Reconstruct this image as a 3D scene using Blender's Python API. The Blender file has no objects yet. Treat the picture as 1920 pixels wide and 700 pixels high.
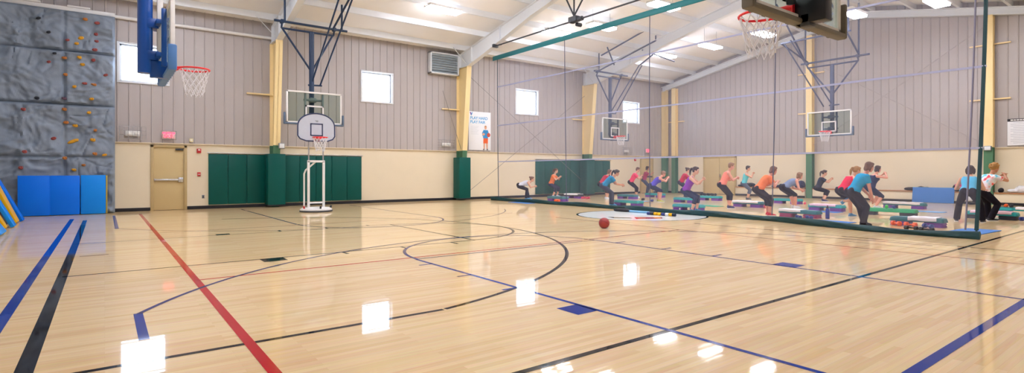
import bpy, bmesh, math, random
from math import sin, cos, pi, radians, sqrt, atan2
from mathutils import Vector, Matrix, noise
random.seed(7)
scene = bpy.context.scene
C = scene.collection

# ------------------------------------------------------------------ camera
F_PX, CX, HY, EYE = 1015.6, 960.0, 323.0, 1.27
YAW = radians(53.05)                      # view direction measured from +X
cd = bpy.data.cameras.new('camera'); cam = bpy.data.objects.new('camera', cd); C.objects.link(cam)
cam.location = (0, 0, EYE); cam.rotation_euler = (pi/2, 0, YAW - pi/2)
cd.sensor_width = 36; cd.sensor_fit = 'HORIZONTAL'; cd.lens = 36*F_PX/1920
cd.shift_y = -(350-HY)/1920; cd.clip_start = .05; cd.clip_end = 200
scene.camera = cam

# ------------------------------------------------------------------ world, exposure
LAMP = 18.0
W = bpy.data.worlds.new('sky'); scene.world = W; W.use_nodes = True
bg = W.node_tree.nodes['Background']; bg.inputs[0].default_value = (.80, .90, 1, 1); bg.inputs[1].default_value = 5.0
vs = scene.view_settings; vs.view_transform = 'Standard'; vs.look = 'None'; vs.gamma = 1; vs.use_curve_mapping = False
vs.exposure = 1.28

# ------------------------------------------------------------------ materials
def lin(h):
    h = h.lstrip('#'); v = [int(h[i:i+2], 16)/255 for i in (0, 2, 4)]
    return tuple(x/12.92 if x <= .04045 else ((x+.055)/1.055)**2.4 for x in v) + (1,)
def new_mat(name):
    m = bpy.data.materials.new(name); m.use_nodes = True
    nt = m.node_tree; return m, nt, nt.nodes['Principled BSDF']
MATS = {}
def mat(name, col, rough=.5, metal=0, var=.06, scale=8, bump=0, coat=0, bscale=None):
    if name in MATS: return MATS[name]
    m, nt, b = new_mat(name); c = lin(col)
    tc = nt.nodes.new('ShaderNodeTexCoord'); n = nt.nodes.new('ShaderNodeTexNoise')
    n.inputs['Scale'].default_value = scale; n.inputs['Detail'].default_value = 3
    nt.links.new(tc.outputs['Object'], n.inputs['Vector'])
    mx = nt.nodes.new('ShaderNodeMix'); mx.data_type = 'RGBA'
    mx.inputs[6].default_value = tuple(x*(1-var) for x in c[:3]) + (1,)
    mx.inputs[7].default_value = tuple(min(1, x*(1+var)) for x in c[:3]) + (1,)
    nt.links.new(n.outputs['Fac'], mx.inputs[0]); nt.links.new(mx.outputs[2], b.inputs['Base Color'])
    b.inputs['Roughness'].default_value = rough; b.inputs['Metallic'].default_value = metal
    b.inputs['Coat Weight'].default_value = coat
    if bump:
        bn = nt.nodes.new('ShaderNodeTexNoise'); bn.inputs['Scale'].default_value = bscale or scale*4; bn.inputs['Detail'].default_value = 4
        nt.links.new(tc.outputs['Object'], bn.inputs['Vector'])
        bp = nt.nodes.new('ShaderNodeBump'); bp.inputs['Strength'].default_value = bump; bp.inputs['Distance'].default_value = .01
        nt.links.new(bn.outputs['Fac'], bp.inputs['Height']); nt.links.new(bp.outputs['Normal'], b.inputs['Normal'])
    MATS[name] = m; return m
def emit_mat(name, col, s):
    m, nt, b = new_mat(name); b.inputs['Base Color'].default_value = lin(col)
    b.inputs['Emission Color'].default_value = lin(col); b.inputs['Emission Strength'].default_value = s
    return m
def clear_mat(name, tint, clear, gloss_rough=.03):
    """thin clear sheet: mostly see-through, a little mirror by Fresnel"""
    m = bpy.data.materials.new(name); m.use_nodes = True; nt = m.node_tree; nt.nodes.clear()
    o = nt.nodes.new('ShaderNodeOutputMaterial'); t = nt.nodes.new('ShaderNodeBsdfTransparent'); t.inputs[0].default_value = lin(tint)
    g = nt.nodes.new('ShaderNodeBsdfGlossy'); g.inputs['Roughness'].default_value = gloss_rough
    f = nt.nodes.new('ShaderNodeFresnel'); f.inputs[0].default_value = clear
    x = nt.nodes.new('ShaderNodeMixShader')
    ge = nt.nodes.new('ShaderNodeNewGeometry'); mm = nt.nodes.new('ShaderNodeMath'); mm.operation = 'SUBTRACT'; mm.use_clamp = True
    nt.links.new(f.outputs[0], mm.inputs[0]); nt.links.new(ge.outputs['Backfacing'], mm.inputs[1])
    nt.links.new(mm.outputs[0], x.inputs[0]); nt.links.new(t.outputs[0], x.inputs[1]); nt.links.new(g.outputs[0], x.inputs[2]); nt.links.new(x.outputs[0], o.inputs[0])
    return m
def net_mat():
    m = bpy.data.materials.new('fine_netting'); m.use_nodes = True; nt = m.node_tree; nt.nodes.clear()
    o = nt.nodes.new('ShaderNodeOutputMaterial'); t = nt.nodes.new('ShaderNodeBsdfTransparent')
    d = nt.nodes.new('ShaderNodeBsdfDiffuse'); d.inputs[0].default_value = lin('#C6CCEC')
    tr = nt.nodes.new('ShaderNodeBsdfTranslucent'); tr.inputs[0].default_value = lin('#C6CCEC')
    x1 = nt.nodes.new('ShaderNodeMixShader'); x1.inputs[0].default_value = .4
    x = nt.nodes.new('ShaderNodeMixShader'); x.inputs[0].default_value = .115
    nt.links.new(d.outputs[0], x1.inputs[1]); nt.links.new(tr.outputs[0], x1.inputs[2])
    nt.links.new(t.outputs[0], x.inputs[1]); nt.links.new(x1.outputs[0], x.inputs[2]); nt.links.new(x.outputs[0], o.inputs[0])
    return m
def floor_mat():
    m, nt, b = new_mat('maple_strip_floor'); N = nt.nodes.new; L = nt.links.new
    tc = N('ShaderNodeTexCoord'); br = N('ShaderNodeTexBrick')
    br.offset = .37; br.inputs['Scale'].default_value = 1; br.inputs['Brick Width'].default_value = 1.15; br.inputs['Row Height'].default_value = .057
    br.inputs['Mortar Size'].default_value = .0004; br.inputs['Mortar Smooth'].default_value = .3; br.inputs['Bias'].default_value = -.15
    br.inputs['Color1'].default_value = lin('#EACF9F'); br.inputs['Color2'].default_value = lin('#DDBA86'); br.inputs['Mortar'].default_value = lin('#C49C68')
    L(tc.outputs['Object'], br.inputs['Vector'])
    mp = N('ShaderNodeMapping'); mp.inputs['Scale'].default_value = (1.2, 26, 1); L(tc.outputs['Object'], mp.inputs['Vector'])
    n = N('ShaderNodeTexNoise'); n.inputs['Scale'].default_value = 1.6; n.inputs['Detail'].default_value = 5; L(mp.outputs[0], n.inputs['Vector'])
    mx = N('ShaderNodeMix'); mx.data_type = 'RGBA'; mx.blend_type = 'OVERLAY'; mx.inputs[0].default_value = .28
    L(br.outputs['Color'], mx.inputs[6]); L(n.outputs['Color'], mx.inputs[7])
    hs = N('ShaderNodeHueSaturation'); hs.inputs['Saturation'].default_value = .98; L(mx.outputs[2], hs.inputs['Color'])
    L(hs.outputs[0], b.inputs['Base Color'])
    b.inputs['Roughness'].default_value = .42; b.inputs['Specular IOR Level'].default_value = .05
    b.inputs['Coat Weight'].default_value = .72; b.inputs['Coat Roughness'].default_value = .042; b.inputs['Coat IOR'].default_value = 1.48
    mp2 = N('ShaderNodeMapping'); mp2.inputs['Scale'].default_value = (1.2, 17.5, 1); L(tc.outputs['Object'], mp2.inputs['Vector'])
    n2 = N('ShaderNodeTexNoise'); n2.inputs['Scale'].default_value = 1; n2.inputs['Detail'].default_value = 1; L(mp2.outputs[0], n2.inputs['Vector'])
    bp = N('ShaderNodeBump'); bp.inputs['Strength'].default_value = .26; bp.inputs['Distance'].default_value = .0012
    L(n2.outputs['Fac'], bp.inputs['Height']); L(bp.outputs['Normal'], b.inputs['Coat Normal'])
    return m
def paint_line(name, col):
    m = mat(name, col, .42, 0, .05, 3)
    b = m.node_tree.nodes['Principled BSDF']; b.inputs['Coat Weight'].default_value = .72; b.inputs['Coat Roughness'].default_value = .042; b.inputs['Specular IOR Level'].default_value = .0
    return m
def tie_dye():
    m, nt, b = new_mat('tie_dye_cotton'); N = nt.nodes.new; L = nt.links.new
    tc = N('ShaderNodeTexCoord'); n = N('ShaderNodeTexNoise'); n.inputs['Scale'].default_value = 7; n.inputs['Detail'].default_value = 1
    L(tc.outputs['Object'], n.inputs['Vector']); r = N('ShaderNodeValToRGB'); e = r.color_ramp.elements
    e[0].position = .34; e[0].color = lin('#4CC3E6'); e[1].position = .70; e[1].color = lin('#F0386A')
    for p, c in ((.45, '#E4EFF8'), (.57, '#F3DCE4'), (.62, '#F08A68')):
        q = e.new(p); q.color = lin(c)
    L(n.outputs['Fac'], r.inputs[0]); L(r.outputs[0], b.inputs['Base Color']); b.inputs['Roughness'].default_value = .85
    return m

# ------------------------------------------------------------------ mesh helpers
class MB:
    def __init__(s): s.v = []; s.f = []; s.m = []
    def add(s, vs, fs, mi=0):
        k = len(s.v); s.v += [Vector(p) for p in vs]; s.f += [tuple(i+k for i in f) for f in fs]; s.m += [mi]*len(fs); return s
    def box(s, c, d, rot=None, bev=0, mi=0, seg=2):
        bm = bmesh.new(); bmesh.ops.create_cube(bm, size=1)
        bmesh.ops.scale(bm, vec=d, verts=bm.verts)
        if bev: bmesh.ops.bevel(bm, geom=bm.edges[:], offset=min(bev, min(d)*.45), segments=seg, affect='EDGES', profile=.5)
        M = Matrix.Translation(c)
        if rot is not None: M = M @ (rot if isinstance(rot, Matrix) else Matrix.Rotation(rot, 4, 'Z'))
        bm.verts.ensure_lookup_table(); bm.verts.index_update()
        s.add([M @ v.co for v in bm.verts], [[v.index for v in f.verts] for f in bm.faces], mi); bm.free(); return s
    def span(s, a, b, bev=0, mi=0):
        return s.box([(a[i]+b[i])/2 for i in range(3)], [abs(b[i]-a[i]) for i in range(3)], None, bev, mi)
    def tube(s, pts, r, n=8, mi=0, cap=True, closed=False, sq=None):
        pts = [Vector(p) for p in pts]; N = len(pts); rs = r if isinstance(r, (list, tuple)) else [r]*N
        vs, fs = [], []; up = None
        for i, p in enumerate(pts):
            if closed: t = (pts[(i+1) % N]-pts[i-1])
            else: t = (pts[min(i+1, N-1)]-pts[max(i-1, 0)])
            t = t.normalized() if t.length > 1e-9 else Vector((0, 0, 1))
            if up is None:
                up = Vector((0, 0, 1)) if abs(t.z) < .9 else Vector((0, 1, 0))
            a = t.cross(up)
            if a.length < 1e-6: a = t.cross(Vector((1, .3, .2)))
            a.normalize(); b = a.cross(t).normalized(); up = b
            for k in range(n):
                an = 2*pi*(k+.5)/n; vs.append(p+(a*cos(an)*rs[i]*(sq[0] if sq else 1)+b*sin(an)*rs[i]*(sq[1] if sq else 1)))
        for i in range(N if closed else N-1):
            j = (i+1) % N
            for k in range(n):
                fs.append((i*n+k, i*n+(k+1) % n, j*n+(k+1) % n, j*n+k))
        if cap and not closed:
            fs.append(tuple(range(n-1, -1, -1))); fs.append(tuple((N-1)*n+k for k in range(n)))
        return s.add(vs, fs, mi)
    def bar(s, a, b, w, h=None, mi=0):
        """square-section bar between two points"""
        h = h or w
        return s.tube([a, b], 1/sqrt(2), 4, mi, sq=(w, h))
    def lathe(s, prof, c=(0, 0, 0), n=24, mi=0, rot=None):
        vs, fs = [], []; M = Matrix.Translation(c) @ (rot or Matrix())
        for r, z in prof:
            for k in range(n):
                a = 2*pi*k/n; vs.append(M @ Vector((r*cos(a), r*sin(a), z)))
        for i in range(len(prof)-1):
            for k in range(n):
                fs.append((i*n+k, i*n+(k+1) % n, (i+1)*n+(k+1) % n, (i+1)*n+k))
        fs.append(tuple(range(n-1, -1, -1))); fs.append(tuple((len(prof)-1)*n+k for k in range(n)))
        return s.add(vs, fs, mi)
    def prism(s, poly, a, b, axis='Y', mi=0):
        """polygon (2-D) extruded between a and b along axis; XZ for Y, YZ for X, XY for Z"""
        def P(p, t): return {'Y': (p[0], t, p[1]), 'X': (t, p[0], p[1]), 'Z': (p[0], p[1], t)}[axis]
        n = len(poly); vs = [P(p, a) for p in poly]+[P(p, b) for p in poly]
        fs = [tuple(range(n)), tuple(range(2*n-1, n-1, -1))]+[(i, i+n, (i+1) % n+n, (i+1) % n) for i in range(n)]
        return s.add(vs, fs, mi)
    def ell(s, c, r, rot=None, n=14, m=9, mi=0):
        vs, fs = [], []; M = Matrix.Translation(c) @ (rot.to_4x4() if rot else Matrix())
        for i in range(1, m):
            t = pi*i/m
            for k in range(n):
                a = 2*pi*k/n; vs.append(M @ Vector((r[0]*sin(t)*cos(a), r[1]*sin(t)*sin(a), r[2]*cos(t))))
        for i in range(m-2):
            for k in range(n): fs.append((i*n+k, (i+1)*n+k, (i+1)*n+(k+1) % n, i*n+(k+1) % n))
        q = len(vs); vs += [M @ Vector((0, 0, r[2])), M @ Vector((0, 0, -r[2]))]
        for k in range(n):
            fs.append((q, k, (k+1) % n)); fs.append((q+1, (m-2)*n+(k+1) % n, (m-2)*n+k))
        return s.add(vs, fs, mi)
    def caps(s, pts, rs, n=12, mi=0):
        """round-ended tapered limb"""
        s.tube(pts, rs, n, mi)
        for p, r in zip(pts, rs): s.ell(p, (r*.99, r*.99, r*.99), None, n, 8, mi)
        return s
    def quad(s, a, b, c, d, mi=0): return s.add([a, b, c, d], [(0, 1, 2, 3)], mi)
    def mesh(s, name, mats, smooth=35, fix=True):
        me = bpy.data.meshes.new(name); me.from_pydata([tuple(v) for v in s.v], [], s.f)
        for m in (mats if isinstance(mats, (list, tuple)) else [mats]): me.materials.append(m)
        me.polygons.foreach_set('material_index', s.m)
        if fix:
            bm = bmesh.new(); bm.from_mesh(me); bmesh.ops.recalc_face_normals(bm, faces=bm.faces[:]); bm.to_mesh(me); bm.free()
        if smooth:
            me.polygons.foreach_set('use_smooth', [True]*len(me.polygons)); me.set_sharp_from_angle(angle=radians(smooth))
        me.update(); return me
    def build(s, name, mats, parent=None, smooth=35, fix=True, loc=None, label=None):
        o = bpy.data.objects.new(name, s.mesh(name, mats, smooth, fix)); C.objects.link(o)
        if parent: o.parent = parent
        if loc: o.location = loc
        if label: o['label'] = label
        return o
def tag(o, label, cat, group=None, kind=None):
    o['label'] = label; o['category'] = cat
    if group: o['group'] = group
    if kind: o['kind'] = kind
    return o
def struct(o, label=None):
    o['kind'] = 'structure'
    if label: o['label'] = label; o['category'] = o.name.split('.')[0].split('_')[-1]
    return o
def thing(name, label, cat, loc=(0, 0, 0), rz=0, group=None):
    o = bpy.data.objects.new(name, None); C.objects.link(o); o.empty_display_size = .1
    o.location = loc; o.rotation_euler = (0, 0, rz); return tag(o, label, cat, group)
def copy_tree(o, parent=None, loc=None, rz=None, label=None):
    c = o.copy(); C.objects.link(c)
    if parent: c.parent = parent
    if loc is not None: c.location = loc
    if rz is not None: c.rotation_euler = (0, 0, rz)
    if label: c['label'] = label
    for ch in list(o.children): copy_tree(ch, c)
    return c

# ------------------------------------------------------------------ measures of the hall (metres)
YA, XB, XL, YN = 21.35, 27.9, -2.9, -2.0        # far long wall, end wall, climbing end, near wall
WZ = 2.24                                      # height of the block wainscot
RY = 10.5                                      # ridge line
def roof_z(y): return 6.75+.2*(YA-y) if y > RY else 6.75+.2*(YA-RY)-.2*(RY-y)

M_cream = mat('cream_block_paint', '#E8DBC0', .75, 0, .03, 2, .15, bscale=60)
M_siding = mat('taupe_metal_siding', '#B5AEAC', .42, 0, .03, 1.5)
M_black = mat('black_rubber', '#1B1A22', .6)
M_white = mat('white_paint', '#E9E8E6', .45, 0, .03)
M_roof = mat('white_roof_insulation', '#F5F4F3', .8, 0, .03, 1.2, .2, bscale=6)
M_steelw = mat('white_painted_steel', '#E6EAEE', .45, 0, .02)
M_yellow = mat('yellow_steel_paint', '#FAE2A8', .5, 0, .04)
M_green = mat('green_steel_paint', '#4E7F60', .5)
M_pad = mat('dark_green_vinyl', '#06564F', .38, 0, .06, 3, .1, bscale=12)
M_navy = mat('navy_steel_paint', '#123052', .38, 0, .06)
M_door = mat('tan_door_paint', '#D2BB88', .55, 0, .03, 2)
M_doorframe = mat('tan_frame_paint', '#BFA878', .5)
M_chrome = mat('brushed_steel', '#C9CDD2', .25, .9, .03)
M_grey = mat('grey_metal', '#8E949A', .45, .4)
M_dgrey = mat('dark_grey_metal', '#3C4046', .45, .3)
M_red = mat('red_plastic', '#C22A2E', .45)
M_rim = mat('orange_red_enamel', '#F0222C', .35)
M_netw = mat('white_cord', '#E6E6EA', .8)
M_glass = clear_mat('clear_backboard_glass', '#E6EEEA', 1.4)
M_pane = clear_mat('window_glass', '#F4F8FF', 1.45)
M_bpad = mat('slate_board_padding', '#5A6D84', .5)
M_bluemat = mat('royal_blue_vinyl', '#0A7AFF', .4, 0, .06, 3, .12, bscale=7)
M_bluemat2 = mat('bright_blue_vinyl', '#1592FF', .4, 0, .06, 3, .12, bscale=7)
M_yelmat = mat('yellow_vinyl', '#F0B914', .42, 0, .06, 3, .1, bscale=7)
M_navymat = mat('dark_navy_vinyl', '#0C2340', .45)
M_lamp = emit_mat('lamp_diffuser', '#F3F4FF', LAMP)
M_roof_fill = emit_mat('roof_fill_glow', '#F3F4FF', LAMP*.09)  # weak glow added to brighten the roof from below
M_rod = mat('grey_rod_paint', '#7F7B7A', .6)
M_wood = mat('bench_wood', '#B27B4E', .5, 0, .15, 10)

for m_ in (M_bluemat, M_bluemat2, M_yelmat, M_pad): m_.node_tree.nodes['Principled BSDF'].inputs['Specular IOR Level'].default_value = .22

# ------------------------------------------------------------------ floor with its painted court lines
fm = MB()
fm.add([(XL-.3, YN-.3, 0), (XB+.3, YN-.3, 0), (XB+.3, YA+.3, 0), (XL-.3, YA+.3, 0), (XL-.3, YN-.3, -.2), (XB+.3, YN-.3, -.2), (XB+.3, YA+.3, -.2), (XL-.3, YA+.3, -.2)],
       [(0, 1, 2, 3), (7, 6, 5, 4), (0, 4, 5, 1), (1, 5, 6, 2), (2, 6, 7, 3), (3, 7, 4, 0)], 0)
ZL = {1: .0010, 2: .0014, 3: .0018, 4: .0007, 5: .0022, 6: .0026}
def ribbon(pts, w, mi):
    pts = [Vector((p[0], p[1], 0)) for p in pts]; n = len(pts); a = []; z = ZL[mi]
    for i, p in enumerate(pts):
        t = (pts[min(i+1, n-1)]-pts[max(i-1, 0)]).normalized(); s = Vector((-t.y, t.x, 0))*w/2
        a += [(p.x+s.x, p.y+s.y, z), (p.x-s.x, p.y-s.y, z)]
    fm.add(a, [(2*i, 2*i+1, 2*i+3, 2*i+2) for i in range(n-1)], mi)
def arc(c, r, a0, a1, w, mi, n=64):
    ribbon([(c[0]+r*cos(radians(a0+(a1-a0)*i/n)), c[1]+r*sin(radians(a0+(a1-a0)*i/n))) for i in range(n+1)], w, mi)
BLK, BLU, RED, WHT, NVY, GRY = 1, 2, 3, 4, 5, 6
def patch(x0, y0, x1, y1, mi): fm.add([(x0, y0, ZL[mi]), (x1, y0, ZL[mi]), (x1, y1, ZL[mi]), (x0, y1, ZL[mi])], [(0, 1, 2, 3)], mi)
# main court
ribbon([(-.41, 16.6), (-.41, 2.71)], .10, BLK); ribbon([(-.70, 18.8), (-.70, -1.5)], .09, BLU); ribbon([(-.41, 16.6), (-.41, 18.1)], .09, NVY)
ribbon([(-.41, 2.71), (26.2, 2.71)], .055, BLK)
ribbon([(-.41, 8.5), (5.52, 8.5)], .04, BLK); ribbon([(-.41, 12.25), (5.52, 12.25)], .03, BLK); ribbon([(5.52, 8.5), (5.52, 12.25)], .05, BLK)
arc((5.52, 10.37), 1.85, -90, 90, .055, BLK); arc((1.25, 10.37), 6.12, -78, 78, .055, BLK, 90)
ribbon([(-.41, 4.38), (2.5, 4.38)], .055, BLK)
patch(1.80, 8.20, 2.12, 8.50, BLK); patch(1.80, 12.25, 2.05, 12.45, BLK)
for x in (3.02, 4.02, 5.0): patch(x-.025, 8.25, x+.025, 8.48, BLK); patch(x-.025, 12.27, x+.025, 12.45, BLK)
ribbon([(11.66, 8.0), (11.66, 0.0)], .05, BLK); ribbon([(10.85, 4.2), (10.85, 0.0)], .025, GRY)
ribbon([(-.3, 10.4), (.05, 10.4)], .05, GRY)
# volleyball
ribbon([(.86, 19.8), (.86, 2.2)], .075, RED); ribbon([(.86, 7.30), (10.1, 7.30)], .04, RED)
ribbon([(10.1, 11.4), (10.1, 0.0)], .035, RED); ribbon([(.9, 13.42), (10.1, 13.42)], .03, RED)
# cross court
for x in (3.62, 7.32): ribbon([(x, 7.14), (x, 1.22)], .05, BLU)
ribbon([(3.62, 7.14), (7.32, 7.14)], .035, NVY); arc((5.47, 7.14), 1.83, 0, 180, .05, NVY)
arc((5.47, 3.1), 5.92, 0, 152, .045, NVY, 90); ribbon([(.24, 5.9), (.24, 4.95)], .07, BLU); ribbon([(-.3, 1.22), (12, 1.22)], .075, BLU)
patch(3.36, 3.49, 3.62, 3.78, BLU); patch(7.32, 3.49, 7.62, 3.80, BLU)
for y in (6.65, 5.65, 4.72): patch(3.42, y-.022, 3.62, y+.022, BLU); patch(7.32, y-.022, 7.58, y+.022, BLU)
for x in (3.72, 7.5): ribbon([(x, 13.6), (x, 20.3)], .045, NVY)
arc((5.61, 13.6), 1.87, 180, 360, .045, NVY); arc((5.61, 18.05), 6.15, 208, 330, .03, NVY, 80); ribbon([(.22, 19.6), (.22, 15.0)], .07, BLU)
# centre circle
fm.add([(12.65+1.86*cos(2*pi*i/64), 10.5+1.86*sin(2*pi*i/64), ZL[4]) for i in range(64)], [tuple(range(64))], WHT)
arc((12.65, 10.5), 1.86, 0, 360, .06, BLK, 80)
fm.add([(11.5, 9.7, .003), (12.2, 9.35, .003), (12.45, 9.6, .003), (11.9, 10.1, .003)], [(0, 1, 2, 3)], RED)
fm.add([(11.2, 10.2, .003), (11.6, 9.9, .003), (11.7, 10.1, .003), (11.35, 10.6, .003)], [(0, 1, 2, 3)], BLK)
floor = struct(fm.build('floor', [floor_mat(), paint_line('black_court_paint', '#17161B'), paint_line('blue_court_paint', '#0A3596'), paint_line('red_court_paint', '#BC1626'),
    paint_line('white_court_paint', '#E3E8E8'), paint_line('navy_court_paint', '#232A74'), paint_line('faded_line_paint', '#8C7A68')], smooth=0, fix=False))

# ------------------------------------------------------------------ walls
WIN = [(.38, 1.66), (8.38, 9.66), (16.27, 17.62), (24.08, 25.46)]; WZ0, WZ1 = 4.18, 5.38
def rib_profile(u0, u1, pitch=.305):
    out = []; u = u0
    k = math.ceil(u0/pitch)
    pts = [(u0, 0)]
    while k*pitch+.07 < u1:
        b = k*pitch
        for du, d in ((-.004, 0), (0.0, .006), (.012, .024), (.032, .024), (.044, 0.0)):
            if u0 < b+du < u1: pts.append((b+du, d))
        k += 1
    pts.append((u1, 0)); return pts
def siding(P, u0, u1, z0, top, holes=(), extra=()):
    """ribbed metal sheet; P(u, depth, z) -> point"""
    mb = MB(); pr = rib_profile(u0, u1)
    for h in list(holes)+[(e, None) for e in extra]:
        for e in h:
            if e is not None:
                pr = [p for p in pr if abs(p[0]-e) > .012]+[(e, 0)]
    pr.sort()
    for (a, da), (b, db) in zip(pr, pr[1:]):
        segs = [(z0, None)]
        mid = (a+b)/2
        for h in holes:
            if h[0] <= mid <= h[1]: segs = [(z0, WZ0), (WZ1, None)]
        for s0, s1 in segs:
            mb.add([P(a, da, s0), P(b, db, s0), P(b, db, top(b) if s1 is None else s1), P(a, da, top(a) if s1 is None else s1)], [(0, 1, 2, 3)])
    return mb
wa = siding(lambda u, d, z: (u, YA-.06-d, z), XL, XB, WZ, lambda u: 6.78, WIN)
k0 = len(wa.f)
# sheet girts' outer skin behind the ribbed sheet, with the window holes
def with_holes(mb, x0, x1, z0, z1, y0, y1, holes, mi):
    xs = [x0]+[e for h in holes for e in h]+[x1]
    for i in range(0, len(xs)-1):
        if i % 2 == 0: mb.span((xs[i], y0, z0), (xs[i+1], y1, z1), 0, mi)
        else: mb.span((xs[i], y0, z0), (xs[i+1], y1, WZ0), 0, mi); mb.span((xs[i], y0, WZ1), (xs[i+1], y1, z1), 0, mi)
with_holes(wa, XL, XB, WZ, 6.95, YA, YA+.16, WIN, 0)
wa.span((XL, YA, 0), (1.24, YA+.2, WZ), 0, 1); wa.span((2.2, YA, 0), (XB, YA+.2, WZ), 0, 1); wa.span((1.24, YA, 2.15), (2.2, YA+.2, WZ), 0, 1)
wa.span((1.2, YA+.16, 0), (2.25, YA+.2, 2.2), 0, 1)
wa.span((XL, YA-.07, WZ-.03), (XB, YA, WZ), 0, 1)
struct(wa.build('wall_far', [M_siding, M_cream], smooth=0, fix=False))
wb = siding(lambda u, d, z: (XB-.06-d, u, z), YN, YA, WZ, lambda u: roof_z(u)+.05, (), (RY,))
wb.prism([(YN, WZ), (YA, WZ), (YA, 6.8), (RY, roof_z(RY)+.05), (YN, roof_z(YN)+.05)], XB, XB+.16, 'X', 0)
wb.span((XB, YN, 0), (XB+.2, YA, WZ), 0, 1); wb.span((XB-.07, YN, WZ-.03), (XB, YA, WZ), 0, 1)
struct(wb.build('wall_end', [M_siding, M_cream], smooth=0, fix=False))
wl = MB(); wl.prism([(YN, WZ), (YA, WZ), (YA, 6.8), (RY, roof_z(RY)+.05), (YN, roof_z(YN)+.05)], XL-.16, XL, 'X', 0)
wl.span((XL-.2, YN, 0), (XL, YA, WZ), 0, 1); struct(wl.build('wall_left', [M_siding, M_cream], smooth=0))
wn = MB(); wn.span((XL, YN-.2, 0), (XB, YN, WZ), 0, 1); wn.span((XL, YN-.16, WZ), (XB, YN, roof_z(YN)+.05), 0, 0)
struct(wn.build('wall_near', [M_siding, M_cream], smooth=0))
# baseboards
b1 = MB(); b1.span((.25, YA-.02, 0), (1.2, YA, .11), .004); b1.span((2.24, YA-.02, 0), (XB, YA, .11), .004); struct(b1.build('baseboard_far', M_black))
b2 = MB(); b2.span((XB-.02, YN, 0), (XB, YA, .11), .004); struct(b2.build('baseboard_end', M_black))
# roof deck, purlins
rf = MB()
for (ya, yb) in ((YA+.2, RY), (RY, YN-.2)):
    rf.add([(XL-.2, ya, roof_z(ya)), (XB+.2, ya, roof_z(ya)), (XB+.2, yb, roof_z(yb)), (XL-.2, yb, roof_z(yb)),
            (XL-.2, ya, roof_z(ya)+.12), (XB+.2, ya, roof_z(ya)+.12), (XB+.2, yb, roof_z(yb)+.12), (XL-.2, yb, roof_z(yb)+.12)],
           [(0, 1, 2, 3), (7, 6, 5, 4), (0, 4, 5, 1), (1, 5, 6, 2), (2, 6, 7, 3), (3, 7, 4, 0)])
struct(rf.build('ceiling', M_roof, smooth=0, fix=False))
y = 20.55; n = 0
pur = []
while y > YN+.3:
    if abs(y-RY) > .3: pur.append(y)
    y -= 1.55
for y in pur:
    p = MB(); z = roof_z(y); s = .2 if y < RY else -.2
    p.prism([(y-.012, z), (y+.012, z), (y+.012, z-.2), (y+.085, z-.2-s*-.0), (y+.085, z-.22), (y-.012, z-.22)], XL, XB, 'X')
    struct(p.build('ceiling_beam', M_steelw, smooth=0))
# insulation seams: thin white straps across the roof between purlins
# steel frames: tapered rafters and columns
def rafter(x, knee=.80, mid=.36, y_end=YN, name='roof_beam'):
    mb = MB(); w = .22
    ys = [YA-.3, YA-2.4, YA-5.4, RY, YN+5.4, YN+2.2, YN+.3]
    dp = [knee, knee*.82, mid+.06, mid, mid+.06, knee*.82, knee]
    top = [(yy, roof_z(yy)-.21) for yy in ys]; bot = [(yy, roof_z(yy)-.21-d) for yy, d in zip(ys, dp)]
    bot[0] = (YA-.98, 6.0); bot[-1] = (YN+.98, 6.0)
    mb.prism(top+bot[::-1], x-.012, x+.012, 'X')
    for line in (top, bot):
        for (a, za), (b, zb) in zip(line, line[1:]):
            mb.add([(x-w/2, a, za), (x+w/2, a, za), (x+w/2, b, zb), (x-w/2, b, zb), (x-w/2, a, za-.02), (x+w/2, a, za-.02), (x+w/2, b, zb-.02), (x-w/2, b, zb-.02)],
                   [(0, 1, 2, 3), (7, 6, 5, 4), (0, 4, 5, 1), (1, 5, 6, 2), (2, 6, 7, 3), (3, 7, 4, 0)])
    mb.span((x-.11, YA-.3, 6.0), (x+.11, YA-.28, 6.6)); mb.span((x-.11, YA-.98, 5.98), (x+.11, YA-.1, 6.0))
    mb.prism([(YA-.02, 6.0), (YA-.98, 6.0), (YA-.3, 6.62), (YA-.02, 6.68)], x-.012, x+.012, 'X')
    for yy in (YA-1.25, YA-3.4):   # web stiffeners
        zt = roof_z(yy)-.21; mb.span((x-.10, yy-.006, zt-knee*.8 if yy > YA-2 else zt-.6), (x+.10, yy+.006, zt))
    return struct(mb.build(name, M_steelw, smooth=0))
def column(x):
    mb = MB(); w = .24
    def web(z0, z1, mi):
        d = lambda z: .40+.58*(z/6.0)
        mb.prism([(YA-.08, z0), (YA-.08, z1), (YA-d(z1), z1), (YA-d(z0), z0)], x-.012, x+.012, 'X', mi)
        for s0 in (0,):
            mb.add([(x-w/2, YA-d(z0), z0), (x+w/2, YA-d(z0), z0), (x+w/2, YA-d(z1), z1), (x-w/2, YA-d(z1), z1),
                    (x-w/2, YA-d(z0)+.02, z0), (x+w/2, YA-d(z0)+.02, z0), (x+w/2, YA-d(z1)+.02, z1), (x-w/2, YA-d(z1)+.02, z1)],
                   [(0, 1, 2, 3), (7, 6, 5, 4), (0, 4, 5, 1), (1, 5, 6, 2), (2, 6, 7, 3), (3, 7, 4, 0)], mi)
        mb.span((x-w/2, YA-.10, z0), (x+w/2, YA-.08, z1), 0, mi)
    web(0, WZ, 1); web(WZ, 5.98, 0)
    mb.span((x-.9, YA-.16, 4.08), (x+.1, YA-.10, 4.13), 0, 0)
    mb.bar((x-.85, YA-.13, 4.1), (x-.1, YA-.35, 4.1), .03, .03, 0)
    return struct(mb.build('steel_column', [M_yellow, M_green], smooth=0))
FR = [4.97, 12.95, 20.9]
for x in FR: rafter(x); column(x)
gb = MB()
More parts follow.
